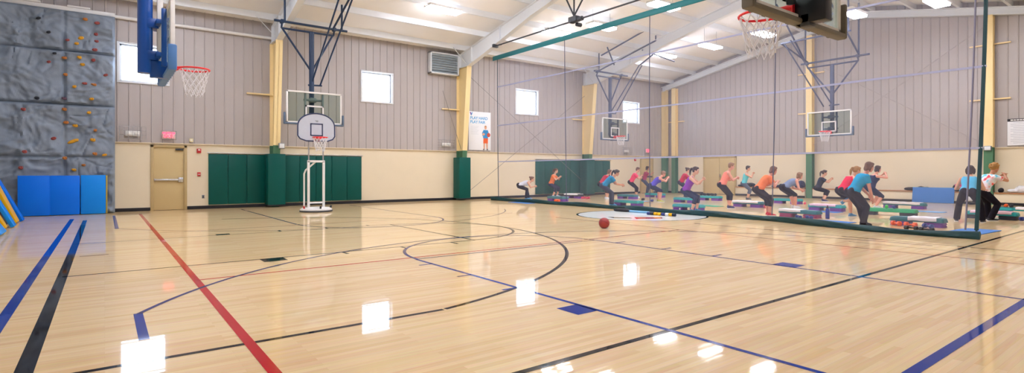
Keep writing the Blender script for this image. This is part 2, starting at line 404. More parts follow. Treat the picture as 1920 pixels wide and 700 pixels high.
for (ya, yb) in ((YA-.1, RY), (RY, YN+.1)):
    for o0, o1, x0, x1 in ((-.24, -.27, XB-.36, XB-.12), (-.52, -.55, XB-.36, XB-.12), (-.24, -.55, XB-.25, XB-.23)):
        gb.add([(x, yy, roof_z(yy)+o) for o in (o0, o1) for yy in (ya, yb) for x in (x0, x1)], [(0, 1, 3, 2), (6, 7, 5, 4), (0, 4, 5, 1), (2, 3, 7, 6), (0, 2, 6, 4), (1, 5, 7, 3)])
struct(gb.build('roof_beam', M_steelw, smooth=0))
def end_column(y, ztop, bars=(2.0,)):
    mb = MB(); w = .28
    for z0, z1, mi in ((0, WZ, 1), (WZ, ztop, 0)):
        mb.span((XB-.36, y-w/2, z0), (XB-.34, y+w/2, z1), 0, mi); mb.span((XB-.10, y-w/2, z0), (XB-.08, y+w/2, z1), 0, mi); mb.span((XB-.34, y-.01, z0), (XB-.10, y+.01, z1), 0, mi)
    for z in bars: mb.span((XB-.16, y-.62, z), (XB-.10, y+.62, z+.05), 0, 0)
    return struct(mb.build('steel_column', [M_yellow, M_green], smooth=0))
end_column(20.35, 6.35, (4.3,)); end_column(12.45, roof_z(12.45)-.56, (4.15, 6.1)); end_column(5.72, roof_z(5.72)-.56, (4.1, 6.25))
mb = MB()
for z0, z1, mi in ((0, WZ, 1), (WZ, 6.3, 0)):
    mb.span((XB-.42, YA-.5, z0), (XB-.18, YA-.48, z1), 0, mi); mb.span((XB-.31, YA-.48, z0), (XB-.29, YA-.08, z1), 0, mi)
struct(mb.build('steel_column', [M_yellow, M_green], smooth=0))
# wall cross bracing rods
for (xa, za, xb, zb) in ((13.45, 5.7, 21.3, .4), (13.45, .4, 21.3, 5.7)):
    struct(MB().tube([(xa, YA-.2, za), (xb, YA-.16, zb)], .009, 6).build('trim_1', M_rod))
struct(MB().tube([(12.05, YA-.2, 4.9), (12.98, YA-.3, 2.2)], .009, 6).build('trim_2', M_rod))
for (ya, za, yb, zb) in ((12.3, 2.6, 5.9, 7.0), (12.3, 6.6, 5.9, 2.4)):
    struct(MB().tube([(XB-.2, ya, za), (XB-.2, yb, zb)], .012, 6).build('trim_3', M_siding))
for x in FR:   # flange braces from rafter to purlin
    for s in (-1, 1):
        struct(MB().bar((x+s*.1, YA-.85, 6.1), (x+s*.75, YA-.85, 6.75), .05, .012).build('trim_4', M_steelw))
# conduit and header above the climbing wall
struct(MB().tube([(.2, YA-.16, 6.18), (4.95, YA-.16, 6.18)], .055, 10).build('trim_5', M_white))
# windows
for i, (a, b) in enumerate(WIN):
    w = MB(); f = .055
    for x0, x1, z0, z1 in ((a, b, WZ0, WZ0+f), (a, b, WZ1-f, WZ1), (a, a+f, WZ0, WZ1), (b-f, b, WZ0, WZ1)):
        w.span((x0, YA+.03, z0), (x1, YA+.13, z1), .006)
    for x0, x1, z0, z1 in ((a-.07, b+.07, WZ0-.05, WZ0), (a-.07, b+.07, WZ1, WZ1+.05), (a-.07, a, WZ0, WZ1), (b, b+.07, WZ0, WZ1)):
        w.span((x0, YA-.11, z0), (x1, YA+.03, z1), .004)
    o = struct(w.build('window_%d' % (i+1), M_steelw))
    MB().span((a+f, YA+.075, WZ0+f), (b-f, YA+.085, WZ1-f)).build('pane', M_pane, o)
# door
d = MB(); d.span((1.29, YA+.02, .01), (2.15, YA+.065, 2.09), .004)
dr = struct(d.build('door_1', M_door))
f = MB()
for x0, x1, z0, z1 in ((1.2, 1.29, 0, 2.17), (2.15, 2.24, 0, 2.17), (1.2, 2.24, 2.09, 2.17)): f.span((x0, YA-.03, z0), (x1, YA+.13, z1), .008)
f.build('door_frame', M_doorframe, dr)
pb = MB(); pb.span((1.31, YA-.06, .98), (2.0, YA-.02, 1.04), .01); pb.span((1.98, YA-.075, .93), (2.12, YA+.02, 1.09), .012); pb.span((1.30, YA-.05, .97), (1.36, YA+.02, 1.05), .01); pb.build('push_bar', M_chrome, dr)
MB().span((1.9, YA-.05, 2.0), (2.13, YA+.02, 2.06), .01).build('door_closer', M_dgrey, dr)
# tan double door in the end wall and an exit door by the far corner
d = MB(); d.span((XB-.05, 16.55, .02), (XB-.01, 17.47, 2.06), .004); d.span((XB-.05, 17.49, .02), (XB-.01, 18.4, 2.06), .004)
dr = struct(d.build('door_2', M_door)); f = MB()
for a, b, z0, z1 in ((16.45, 16.55, 0, 2.15), (18.4, 18.5, 0, 2.15), (16.45, 18.5, 2.06, 2.15)): f.span((XB-.07, a, z0), (XB, b, z1), .006)
f.build('door_frame', M_doorframe, dr); MB().span((XB-.11, 17.38, .95), (XB-.05, 17.43, 1.15), .01).build('door_handle', M_chrome, dr)
d = MB(); d.span((25.75, YA-.05, .02), (26.75, YA-.01, 2.06), .004); dr = struct(d.build('door_3', M_door)); f = MB()
for a, b, z0, z1 in ((25.65, 25.75, 0, 2.15), (26.75, 26.85, 0, 2.15), (25.65, 26.85, 2.06, 2.15)): f.span((a, YA-.07, z0), (b, YA, z1), .006)
f.build('door_frame', M_doorframe, dr); pb = MB(); pb.span((25.8, YA-.11, .95), (26.7, YA-.05, 1.03), .012); pb.build('push_bar', M_dgrey, dr)

# ------------------------------------------------------------------ ceiling lamps
def make_lamp(label):
    t = thing('ceiling_light', label, 'ceiling light', (0, 0, 7.3), 0, 'fluorescent bay lights under the roof')
    h = MB(); L, Wd = 1.36, .5
    h.span((-L/2, -Wd/2, .02), (L/2, Wd/2, .07), .01); h.span((-L/2, -Wd/2, -.02), (L/2, -Wd/2+.02, .02)); h.span((-L/2, Wd/2-.02, -.02), (L/2, Wd/2, .02)); h.span((-L/2, -Wd/2, -.02), (-L/2+.02, Wd/2, .02)); h.span((L/2-.02, -Wd/2, -.02), (L/2, Wd/2, .02))
    h.build('housing', M_white, t)
    MB().span((-L/2+.02, -Wd/2+.02, -.10), (L/2-.02, Wd/2-.02, .018), .02).build('diffuser', M_lamp, t)
    for s in (-1, 1): MB().tube([(0, 0, 0), (0, 0, 1)], .006, 5).build('hanger_wire', M_grey, t, loc=(s*.5, 0, .07))
    MB().span((-L/2+.06, -.12, .07), (L/2-.06, .12, .085), .004).build('uplight_slot', M_roof_fill, t); return t  # upward glowing panel is an added fill for the roof, not a fixture part
def hang(t):
    for ch in t.children:
        if ch.name.startswith('hanger'): ch.scale = (1, 1, roof_z(t.location.y)-7.38)
    return t
LP = {}
spots = [(10.0, 17.5), (15.55, 17.45), (23.0, 17.5), (16.35, 15.6), (23.0, 14.9), (16.1, 12.3), (22.8, 12.2), (22.6, 8.6), (23.4, 6.25),
         (2.0, 17.5), (2.0, 14.9), (2.0, 12.3), (2.0, 8.6), (2.0, 6.0), (2.0, 3.4), (2, 1), (10.0, 14.9), (10.0, 12.3), (9.6, 8.6), (9.6, 6.0), (9.6, 3.4), (9.6, 1.0), (16.1, 8.6), (16.1, 6.0), (16.1, 3.4), (16.1, 1), (23, 3.6), (23, 1)]
names = {0: 'bright bay light alone under the white roof between two big rafters', 1: 'bright bay light just above the net curtain header beside the wide rafter',
         2: 'bay light behind the net low by the corner rafter of the end wall', 3: 'bay light under the black drive pipe near the three hanging struts',
         4: 'bay light behind the net higher than its neighbour over the cross court hoop', 5: 'bay light at the top edge over the net curtain header',
         7: 'bay light seen beside the blue edge of the close backboard', 6: 'bay light shining through the net of the close hoop', 8: 'bay light at the top edge above the wide end wall'}
lamp0 = make_lamp(names[0]); lamp0.location = (spots[0][0], spots[0][1], 7.3); hang(lamp0)
for i, (x, y) in enumerate(spots):
    if i == 0: continue
    hang(copy_tree(lamp0, None, (x, y, 7.3), 0, names.get(i, 'bay light out of view over the hall')))
# ------------------------------------------------------------------ ceiling hung basketball backstops
def ring(c, r, n=28, z=0): return [(c[0]+r*cos(2*pi*i/n), c[1]+r*sin(2*pi*i/n), c[2]+z) for i in range(n)]
def hoop_net(c, r=.22, h=.42, tr=.006):
    """white cord net: crossing diamonds hung from the ring at c"""
    mb = MB(); n = 12; rows = 5
    rad = lambda k: r*(1-.42*(k/rows)**.8)
    for s in (-1, 1):
        for i in range(n):
            pts = []
            for k in range(rows+1):
                a = 2*pi*(i+s*k*.5)/n; j = .012*sin(3*i+k*2+s)
                pts.append((c[0]+(rad(k)+j)*cos(a), c[1]+(rad(k)+j)*sin(a), c[2]-h*(k/rows)-(.02*sin(5*i) if k == rows else 0)))
            mb.tube(pts, tr, 5, cap=False)
    return mb
def rim_mb(c, r=.225, back=.16, tr=.0135):
    """ring plus its mounting bracket reaching back to the board (board towards +y)"""
    mb = MB(); mb.tube(ring(c, r, 32), tr, 8, closed=True)
    y0 = c[1]+r
    mb.span((c[0]-.09, y0+.02, c[2]-.04), (c[0]+.09, y0+back, c[2]+.015), .01); mb.span((c[0]-.115, y0+back-.012, c[2]-.13), (c[0]+.115, y0+back, c[2]+.03), .004)
    for s in (-1, 1):
        mb.tube([(c[0]+s*.16, c[1]+r*.72, c[2]), (c[0]+s*.08, y0+back*.9, c[2]-.02)], .012, 6); mb.tube([(c[0]+s*.06, y0+.01, c[2]-.02), (c[0]+s*.06, y0+back, c[2]-.11)], .009, 6)
    for i in range(12):
        a = 2*pi*i/12; mb.tube([(c[0]+(r+.0)*cos(a), c[1]+r*sin(a), c[2]-.008), (c[0]+r*.98*cos(a), c[1]+r*.98*sin(a), c[2]-.03)], .005, 5)
    return mb
def backstop(label, x, y, rz, rim_z=3.05, mast_top=6.05, arms=(), frame=(), metal=None, mast_r=.085, mast_bottom=None, mast_back=.33, beam=(-.98, .75), cross=True, extra=None, pad=None):
    """glass board at local y=0 facing -y, x along the board, z from the floor"""
    metal = metal or M_navy; zb = rim_z-.15; zt = zb+1.07; hw = .915
    t = thing('basketball_backstop', label, 'basketball hoop', (x, y, 0), rz, 'ceiling hung glass basketball hoops')
    f = MB(); fw = .055
    for a, b in (((-hw, -.03, zb), (hw, .03, zb+fw)), ((-hw, -.03, zt-fw), (hw, .03, zt)), ((-hw, -.03, zb), (-hw+fw, .03, zt)), ((hw-fw, -.03, zb), (hw, .03, zt))): f.span(a, b, .008)
    f.build('board_frame', M_white, t)
    MB().span((-hw+fw, -.008, zb+fw), (hw-fw, .008, zt-fw)).build('glass_board', M_glass, t)
    s = MB(); q = .05; a0, a1, z0, z1 = -.305, .305, rim_z+.0, rim_z+.46
    for a, b in (((a0, -.014, z0), (a1, -.009, z0+q)), ((a0, -.014, z1-q), (a1, -.009, z1)), ((a0, -.014, z0), (a0+q, -.009, z1)), ((a1-q, -.014, z0), (a1, -.009, z1))): s.span(a, b)
    s.build('target_square', M_white, t)
    p = MB(); p.span((-hw-.05, -.05, zb-.05), (hw+.05, .07, zb+.012), .025)
    for sg in (-1, 1): p.span((sg*(hw+.05)-.03, -.05, zb-.05), (sg*(hw+.05)+.03, .07, zb+.34), .025)
    for i in range(8): p.span((-.8+i*.228, -.052, zb-.045), (-.74+i*.228, -.048, zb-.035))
    p.build('board_padding', pad or M_bpad, t)
    c = (0, -.39, rim_z); r = rim_mb(c).build('rim', M_rim, t); hoop_net((0, -.39, rim_z-.02)).build('net', M_netw, r)
    mb_ = mast_bottom if mast_bottom is not None else rim_z+.05
    m = MB(); m.tube([(0, mast_back, mb_), (0, mast_back, mast_top)], mast_r, 20)
    m.build('mast', metal, t)
    b = MB(); b.span((-.32, .03, rim_z-.05), (-.26, .10, zt-.05), .006); b.span((.26, .03, rim_z-.05), (.32, .10, zt-.05), .006)
    for zz in (rim_z+.1, rim_z+.62): b.span((-.32, .10, zz), (.32, .17, zz+.07), .006); b.span((-.10, .12, zz-.03), (.10, mast_back, zz+.12), .006)
    b.span((-.07, -.02, zb-.05), (.07, mast_back*.8, zb+.22), .01)
    b.build('board_bracket', M_grey if metal is M_navy else metal, t)
    u = MB(); bx0, bx1 = beam
    u.tube([(bx0, mast_back, mast_top), (bx1, mast_back, mast_top)], .035, 10); u.tube([(bx0-.25, mast_back-.1, mast_top+.2), (bx1+.45, mast_back-.1, mast_top+.2)], .042, 10)
    for xx in (bx0, bx1): u.tube([(xx, mast_back, mast_top), (xx, mast_back-.1, mast_top+.2)], .03, 8); u.span((xx-.05, mast_back-.16, mast_top+.14), (xx+.05, mast_back+.02, mast_top+.26), .01)
    u.build('top_beam', metal, t)
    for xx in (bx0+.04, bx1-.04): MB().tube([(xx, mast_back, mast_top-.02), (0, mast_back, mast_top-1.35)], .034, 10).build('brace', metal, t)
    if cross:
        MB().tube([(-.12, mast_back, 4.24), (.32, mast_back-.1, 4.24)], .03, 8).build('cross_bar', metal, t)
    for a, b_ in arms: MB().tube([a, ((a[0]+b_[0])/2, (a[1]+b_[1])/2, (a[2]+b_[2])/2), b_], .028, 8).build('fold_strut', metal, t)
    if frame:
        fr = MB()
        for a, b_ in frame: fr.tube([a, b_], .035, 8)
        fr.build('hanger_frame', metal, t)
    if extra: extra(t)
    return t
# hoop on the far side, left half of the hall
backstop('ceiling hung glass basketball hoop behind the white portable hoop', 5.66, 18.6, 0,
         arms=[((.0, .33, 4.3), (.25, -2.4, 7.35)), ((.26, .25, 4.24), (.75, -2.2, 7.4))],
         frame=[((.7, .23, 6.25), (1.0, -2.3, 7.9)), ((1.0, .2, 6.25), (1.0, .2, 7.15)), ((-.9, .23, 6.25), (-.9, .23, 7.1))])
backstop('grey glass basketball hoop behind the net beside a bright window', 20.45, 18.6, 0, metal=mat('charcoal_steel_paint', '#4C5570', .45),
         arms=[((.05, .33, 4.3), (1.15, -.6, 6.7)), ((.3, .25, 4.24), (1.35, -.6, 6.7))],
         frame=[((-.9, .23, 6.25), (-.9, .23, 7.15)), ((-.9, .2, 6.3), (.4, -2.2, 7.5)), ((-1.3, -.3, 6.9), (-.2, -3.2, 8.2)), ((.4, -2.2, 7.5), (.4, -2.2, 8.2)),
                ((-.6, -.5, 6.5), (-1.1, -.5, 7.3)), ((.4, -1.4, 7.2), (2.9, -1.4, 6.95)), ((1.2, -.6, 6.7), (1.3, -1.4, 7.15))])
backstop('grey glass basketball hoop before the wide end wall above the class', 25.5, 10.68, -pi/2, metal=mat('charcoal_steel_paint', '#4C5570', .45), beam=(-1.05, 1.05),
         arms=[((-.3, .2, 4.2), (-1.15, -1.6, 6.9)), ((.0, .33, 4.25), (-.75, -1.9, 6.95))],
         frame=[((1.1, .23, 6.3), (1.1, .23, 8.5)), ((-1.1, .23, 6.3), (-.8, -3, 8.3)), ((1.1, .23, 6.3), (1.0, -2.4, 8.2)), ((-1.3, -1.6, 6.95), (1.5, -1.6, 6.95)), ((-1.0, .23, 6.3), (-1.3, -1.6, 6.95)), ((1.4, -1.6, 6.95), (1.4, -1.6, 8.2)), ((-1.1, .23, 6.3), (-1.1, .23, 8.5))])
def side_rack(t):
    m = MB(); m.span((-.06, .06, 2.95), (.06, .14, 4.6), .006); m.span((.12, .06, 2.95), (.2, .12, 4.3), .006)
    for k in range(10): m.span((-.05, .05, 3.0+k*.13), (.2, .062, 3.015+k*.13))
    m.build('height_adjuster', M_white, t)
# close hoop at the baseline seen edge on
backstop('close glass basketball hoop seen edge on before the first window', .82, 10.5, pi/2, rim_z=3.0, mast_top=6.4, mast_r=.105, mast_bottom=2.86, metal=mat('blue_steel_paint', '#0F4FA8', .3), mast_back=.30,
         arms=[((.25, .3, 3.9), (.6, -1.5, 8.4))], frame=[((-.9, .2, 6.6), (-.9, .2, 8.75)), ((.9, .2, 6.6), (.9, .2, 8.75))], cross=False, extra=side_rack, pad=mat('blue_grey_padding', '#4C7FC0', .5))
def winch(t):
    m = MB(); m.span((-.07, .04, 2.72), (.07, .14, 2.85), .015); m.build('mast_clamp', M_dgrey, t)
backstop('close glass basketball hoop at the top edge seen from behind its board', 5.62, 2.64, pi, rim_z=2.95, mast_top=6.2, mast_r=.10, mast_bottom=2.99, mast_back=.36, metal=mat('black_steel_paint', '#14161C', .35), pad=mat('olive_grey_padding', '#6C675C', .6), cross=False,
         frame=[((-.9, .2, 6.4), (-.9, .2, 7.25)), ((.9, .2, 6.4), (.9, .2, 7.25))], extra=winch)

# ------------------------------------------------------------------ portable hoop
t = thing('portable_hoop', 'white portable basketball hoop on a round wheeled base', 'basketball hoop', (5.45, 17.75, 0), 0)
b = MB(); b.lathe([(.50, .0), (.51, .03), (.50, .05)], n=40, mi=1); b.lathe([(.49, .05), (.49, .08), (.42, .13), (.2, .15), (.0001, .15)], n=40, mi=0); b.build('base', [M_white, M_dgrey], t)
for i in range(3):
    a = radians(200+i*70); MB().tube([(.44*cos(a), .44*sin(a), .12), (.46*cos(a), .46*sin(a), .19)], .03, 8).build('filler_cap', M_dgrey if i else M_red, t)
for sx in (-.24, .24): MB().span((sx-.035, -.03, .12), (sx+.035, .04, 1.63), .006).build('post', M_white, t)
h = MB(); h.span((-.27, -.03, 1.58), (.27, .04, 1.65), .006); h.span((-.24, -.02, .26), (.24, .03, .31), .006); h.build('cross_rail', M_white, t)
MB().tube([(-.34, .12, .12), (-.34, .12, 1.22), (-.30, .1, 1.33), (-.02, .02, 1.6)], .028, 10).build('prop_tube', M_white, t)
for sx in (-.24, .24): MB().tube([(sx*.95, .02, 1.5), (sx*.95, .02, 2.62)], .022, 10).build('upper_post', M_chrome, t)
def fan(hw, z0, z1, zs, n=20):
    """fan outline: flat bottom with slanted corners, straight sides, arched top"""
    pts = [(-hw*.55, z0), (hw*.55, z0), (hw*.88, z0+.07), (hw, z0+.17), (hw, zs)]
    for i in range(1, n): a = pi*i/n; pts.append((hw*cos(a), zs+(z1-zs)*sin(a)**.9))
    return pts+[(-hw, zs), (-hw, z0+.17), (-hw*.88, z0+.07)]
B0 = dict(z0=2.25, z1=3.17, zs=2.72)
bd = MB(); bd.prism(fan(.6, 2.25, 3.17, 2.72), -.05, -.02, 'Y'); bd.build('backboard', mat('pale_grey_board', '#C3CBDB', .4), t)
e = MB(); e.tube([(x*.975, -.053, 2.70+(z-2.70)*.965) for x, z in fan(.6, 2.25, 3.17, 2.72)], .02, 6, closed=True); e.build('board_edge', mat('navy_stripe', '#26345F', .4), t)
s = MB()
for a, b_ in (((-.2, 2.43), (.2, 2.465)), ((-.2, 2.80), (.2, 2.835)), ((-.2, 2.43), (-.165, 2.835)), ((.165, 2.43), (.2, 2.835))): s.span((a[0], -.058, a[1]), (b_[0], -.05, b_[1]))
s.build('target_square', MATS['navy_stripe'], t)
lg = MB(); lg.span((-.05, -.054, 2.92), (.05, -.05, 2.935)); lg.span((-.02, -.054, 2.885), (.05, -.05, 2.905)); lg.build('maker_mark', M_grey, t)
r = rim_mb((0.0, -.42, 2.37)).build('rim', M_rim, t); hoop_net((0, -.42, 2.36), .22, .42).build('net', M_netw, r)

# ------------------------------------------------------------------ divider curtain with its hoist
PATH = [(20.1, 13.95), (17.5, 14.02), (14.2, 14.0), (10.5, 13.9), (8.5, 13.8), (7.2, 13.72), (5.8, 13.3), (4.5, 13.02), (3.6, 13.0), (2.86, 13.12)]
def bot_x(y):
    for (ya, xa), (yb, xb) in zip(PATH, PATH[1:]):
        if yb <= y <= ya:
            f = (ya-y)/(ya-yb); f = f*f*(3-2*f)*.4+f*.6; return xa+(xb-xa)*f
    return PATH[-1][1] if y < 3 else PATH[0][1]
ZH, ZT = .17, 6.27; YC0, YC1 = 19.55, 2.86
def cx(y, z):
    f = max(0, 1-z/ZT); return 13.9+(bot_x(y)-13.9)*f**1.6+.03*sin(y*2.1)*f*(1-f)*3
cur = thing('divider_curtain', 'tall see-through net curtain with green edges dividing the hall', 'divider curtain', (13.9, 11, 0))
ys = [YC0+(YC1-YC0)*i/80 for i in range(81)]; zs = [ZH+(ZT-ZH)*i/16 for i in range(17)]
nb = MB(); nb.add([(cx(y, z)-13.9, y-11, z) for y in ys for z in zs], [(i*17+j, i*17+j+1, (i+1)*17+j+1, (i+1)*17+j) for i in range(80) for j in range(16)])
nb.build('netting', net_mat(), cur, smooth=60)
M_cur = mat('teal_curtain_vinyl', '#053C42', .55, 0, .12, 4, .2, bscale=9); M_cur2 = mat('teal_header_vinyl', '#17808A', .45)
hb = MB(); prof = []; n = 14; nn = 161
for i in range(nn):
    y = 20.1+(2.84-20.1)*i/(nn-1); x = bot_x(y)-13.9
    sag = .035*sin(y*1.7)+.02*sin(y*4.3+1)+(.05 if y < 5 else 0)*sin(y*2.6); hgt = .15+.02*sin(y*2.3)+(-.05*sin((y-2.9)*1.9) if y < 4.6 else 0)
    for k in range(n):
        a = 2*pi*k/n; rr = 1+.3*sin(3*a+y*5)+.12*sin(5*a-y*9)
        prof.append((x+.05*cos(a)*rr+sag*.3*sin(a), y-11, max(.004, hgt/2+hgt/2*sin(a))))
hb.add(prof, [(i*n+k, i*n+(k+1) % n, (i+1)*n+(k+1) % n, (i+1)*n+k) for i in range(nn-1) for k in range(n)]+[tuple(range(n-1, -1, -1)), tuple((nn-1)*n+k for k in range(n))])
hb.build('bottom_hem', M_cur, cur, smooth=50)
MB().span((-.02, YC1-11, ZT-.02), (.02, 19.9-11, ZT+.17), .006).build('header_strip', M_cur2, cur)
M_strap = mat('lavender_webbing', '#A9AECD', .7)
for z in (1.73, 3.33, 5.04):
    s = MB(); w = .021
    for sg in (-.012, .012): s.add([(cx(y, z)-13.9+sg, y-11, z+dz) for y in ys for dz in (-w, w)], [(2*i, 2*i+1, 2*i+3, 2*i+2) for i in range(80)])
    s.build('webbing_strap', M_strap, cur)
for y in (15.15, 11.15, 7.1): MB().tube([(cx(y, z)-13.9-.02, y-11, z) for z in zs], .014, 6).build('lift_cord', mat('grey_cord', '#5B6076', .7), cur)
s = MB()
for sg in (-.012, .012): s.add([(cx(2.9, z)-13.9+sg, 2.9-11+dy, z) for z in zs for dy in (-.03, .03)], [(2*i, 2*i+1, 2*i+3, 2*i+2) for i in range(16)])
s.tube([(cx(2.9, z)-13.9, 2.9-11, z) for z in [.02]+zs], .017, 8)
s.build('edge_binding', M_cur, cur)
MB().tube([(cx(3.06, z)-13.9, 3.06-11, z) for z in zs], .016, 8).build('lift_cord', mat('violet_grey_cord', '#7C7A90', .6), cur)
MB().tube([(cx(YC0, z)-13.9, YC0-11, z) for z in [.05]+zs], .016, 8).build('edge_binding', mat('dark_edge_cord', '#2F4650', .6), cur)
hs = thing('curtain_hoist', 'black motor drive pipe hung on struts above the net curtain', 'curtain hoist', (12.9, 13.6, 6.48))
MB().tube([(0, 4.8, 0), (0, -12, 0)], .028, 8).build('drive_pipe', M_dgrey, hs)
for y in (4.7, .1, -5.2): MB().span((-.12, y-.06, -.06), (.12, y+.06, .07), .01).build('pipe_bearing', M_dgrey, hs)
MB().bar((0, 4.7, 0), (.35, 4.75, .12), .04).build('end_bracket', M_dgrey, hs)
m = MB(); m.box((0, .0, .04), (.22, .4, .2), None, .03); m.tube([(.0, -.4, .0), (.0, -.16, .0)], .08, 12); m.tube([(.12, .0, -.1), (.32, .0, -.1)], .07, 12); m.build('gear_motor', M_dgrey, hs)
for dx, dy in ((-.55, .35), (0, 0), (.55, -.45)): MB().tube([(0, 0, .16), (dx, dy, 1.55)], .03, 8).build('hanger_strut', M_dgrey, hs)

# ------------------------------------------------------------------ climbing wall
def ridged(p, s):
    v = 0; a = 1
    for o in range(4):
        v += a*(1-abs(noise.noise(Vector(p)*s+Vector((o*7.3, 3.1*o, 1.7*o)))*2)); a *= .5; s *= 2.05
    return v/1.9
def relief(u, v):
    q = Vector((u, v, 0)); w = Vector((noise.noise(q*1.1), noise.noise(q*1.1+Vector((9, 4, 2))), 0))*.55
    r = Vector((u*.85+v*.5, v*.95-u*.45, 0))+w*.9
    d1 = noise.voronoi(r*1.15+Vector((3, 8, .4)))[0]; d2 = noise.voronoi(r*2.6+Vector((7, 2, .7)))[0]
    a = noise.noise((q+w)*1.0+Vector((3, 8, 1))); g = noise.noise((q+w*.6)*5+Vector((2, 2, 9)))
    s = min(1, max(0, (noise.noise(q*.9+Vector((5, 5, 5)))+.25)*2.2))
    return .02+.27*min(d1[0], .62)+.13*s*min(d2[0], .6)+.08*max(-.6, min(.6, a*1.5))+.05*g+.035*noise.noise((q+w)*9+Vector((1, 7, 3)))-.05*max(0, .35-abs(noise.noise((r+w)*1.9)*2))-.09*max(0, .07-(d1[1]-d1[0]))/.07*(1-s)*.6
ROWS = [0, 1.72, 3.3, 4.9, 6.12]
M_rock = mat('blue_grey_cast_rock', '#8491A1', .7, 0, .34, 2.2, .6, bscale=14); M_rock2 = mat('pale_cast_rock', '#B5B2AE', .65, 0, .25, 1.5, .35, bscale=22)
def climb(P, u0, u1, step, cols):
    mb = MB(); nu = max(2, int((u1-u0)/step)); nv = int(6.12/step); g = .0
    for i in range(nu+1):
        u = u0+(u1-u0)*i/nu
        for j in range(nv+1):
            v = 6.12*j/nv; d = relief(u, v)
            e = min([abs(u-c) for c in cols]+[abs(v-r) for r in ROWS])
            d = d*min(1, .35+e/.10)+.02 if e > .006 else d*.35-.005
            mb.v.append(Vector(P(u, v, d)))
    for i in range(nu):
        for j in range(nv):
            a = i*(nv+1)+j; mb.f.append((a, a+1, a+nv+2, a+nv+1)); mb.m.append(0)
    return mb
YW = 21.06
t = thing('climbing_wall', 'tall grey rock climbing wall panel with coloured holds facing the court', 'climbing wall', (-1.1, YW, 0))
rel = lambda u, v, d: (u+1.1, -d, v)
cb = climb(rel, -2.52, .26, .034, (-2.52, -.96, .26)); cb.build('rock_face', M_rock, t, smooth=60)
MB().span((-1.42, -.0, 0), (1.36, .18, 6.12)).build('backing_frame', mat('climbing_side_panel', '#7C8288', .6), t)
hd = MB(); hd.span((-1.42, -.06, 6.12), (1.36, .16, 6.24), .01); hd.span((-1.42, -.10, 6.24), (-.4, .1, 6.3), .01); hd.span((.2, -.10, 6.24), (.75, .1, 6.29), .01); hd.build('header_beam', M_white, t)
def onY(px, py, Y):
    tt = (px-CX)/F_PX; u = (HY-py)/F_PX; rx, ry = cos(YAW)+tt*sin(YAW), sin(YAW)-tt*cos(YAW); k = Y/ry
    return rx*k, EYE+u*k
HOLDS = 'r182,45 r180,65 y152,72 y144,83 r127,77 o160,38 r178,95 r181,78 r175,114 r198,142 o121,110 y149,109 y155,122 o123,141 y140,164 o176,160 y172,187 o121,206 y167,212 o124,230 y141,236 o179,245 Y137,265 y174,263 r101,260 o122,297 y196,291 o178,289 o157,310 y139,319 k73,36 k103,102 r92,117 k70,185 r45,206 r47,285 r40,315 r159,158 m121,186 k92,63'.split()
HC = {'r': mat('red_hold', '#9C4A48', .6), 'y': mat('yellow_hold', '#DFA321', .55), 'o': mat('orange_hold', '#B87434', .6), 'k': mat('black_hold', '#1D2530', .5), 'm': mat('maroon_hold', '#5A4154', .6), 'b': mat('blue_hold', '#1F56B8', .5), 'Y': mat('yellow_hold', '#DFA321', .55)}
for i, hh in enumerate(HOLDS):
    px, py = map(int, hh[1:].split(',')); x, z = onY(px, py, YW-.1); d = relief(x, z)
    random.seed(i); a, b, c = (random.uniform(.05, .075), .05, random.uniform(.035, .05))
    if hh[0] == 'Y': a, c = .15, .05
    m = MB(); m.ell((0, 0, 0), (a, b, c), Matrix.Rotation(random.uniform(-.5, .5), 3, 'Y'), 10, 7); m.ell((a*.4, -.012, c*.4), (a*.5, b*.9, c*.6), None, 8, 6)
    m.build('climbing_hold', HC[hh[0]], t, loc=(x+1.1, -(d+.045), z), smooth=50)
t2 = thing('climbing_wall', 'pale rock climbing wall running along the end towards the camera', 'climbing wall', (-2.55, 17.5, 0))
cb = climb(lambda u, v, d: (d*.5, u-17.5, v), 13.4, 20.95, .06, (13.4, 15.3, 17.2, 19.1, 20.95)); cb.build('rock_face', M_rock2, t2, smooth=60)
MB().span((-.2, -4.1, 0), (0, 3.4, 6.12)).build('backing_frame', MATS['climbing_side_panel'], t2)
for i, (y, z, c) in enumerate(((20.3, 1.5, 'b'), (20.2, 2.1, 'r'), (20.25, 3.0, 'o'), (20.3, 3.7, 'r'), (20.2, 4.3, 'o'), (20.35, 1.25, 'r'), (19.5, 2.4, 'y'), (19.0, 3.6, 'b'), (18.0, 2.8, 'r'), (20.3, 5.0, 'k'))):
    m = MB(); m.ell((0, 0, 0), (.05, .06, .045), None, 10, 7); m.ell((.02, .03, .02), (.035, .035, .03), None, 8, 6)
    m.build('climbing_hold', HC[c], t2, loc=(relief(y, z)*.5+.05, y-17.5, z), smooth=50)

# ------------------------------------------------------------------ folding mats
def mat_panel(mb, a, b, z0, z1, y0, th, mi=0): mb.span((a, y0-th, z0), (b, y0, z1), .02, mi)
t = thing('folding_mat', 'wide blue folding gym mat standing against the climbing wall', 'gym mat', (-1.27, 20.72, 0))
mb = MB(); mat_panel(mb, -.70, -.005, .01, 1.17, 0, .09); mb.build('panel', M_bluemat, t)
mb = MB(); mat_panel(mb, .005, .68, .01, 1.17, 0, .09); mb.build('panel', M_bluemat, t); MB().span((-.012, -.088, .02), (.012, -.08, 1.16)).build('fold_seam', M_bluemat, t)
t = thing('folding_mat', 'short blue folding gym mat with a yellow edge against the climbing wall', 'gym mat', (-.24, 20.74, 0))
mb = MB(); mat_panel(mb, -.33, .27, .01, 1.18, 0, .09); mb.build('panel', M_bluemat2, t); MB().span((.27, -.085, .012), (.31, -.005, 1.17), .01).build('end_flap', mat('ochre_vinyl', '#B9A445', .5), t)
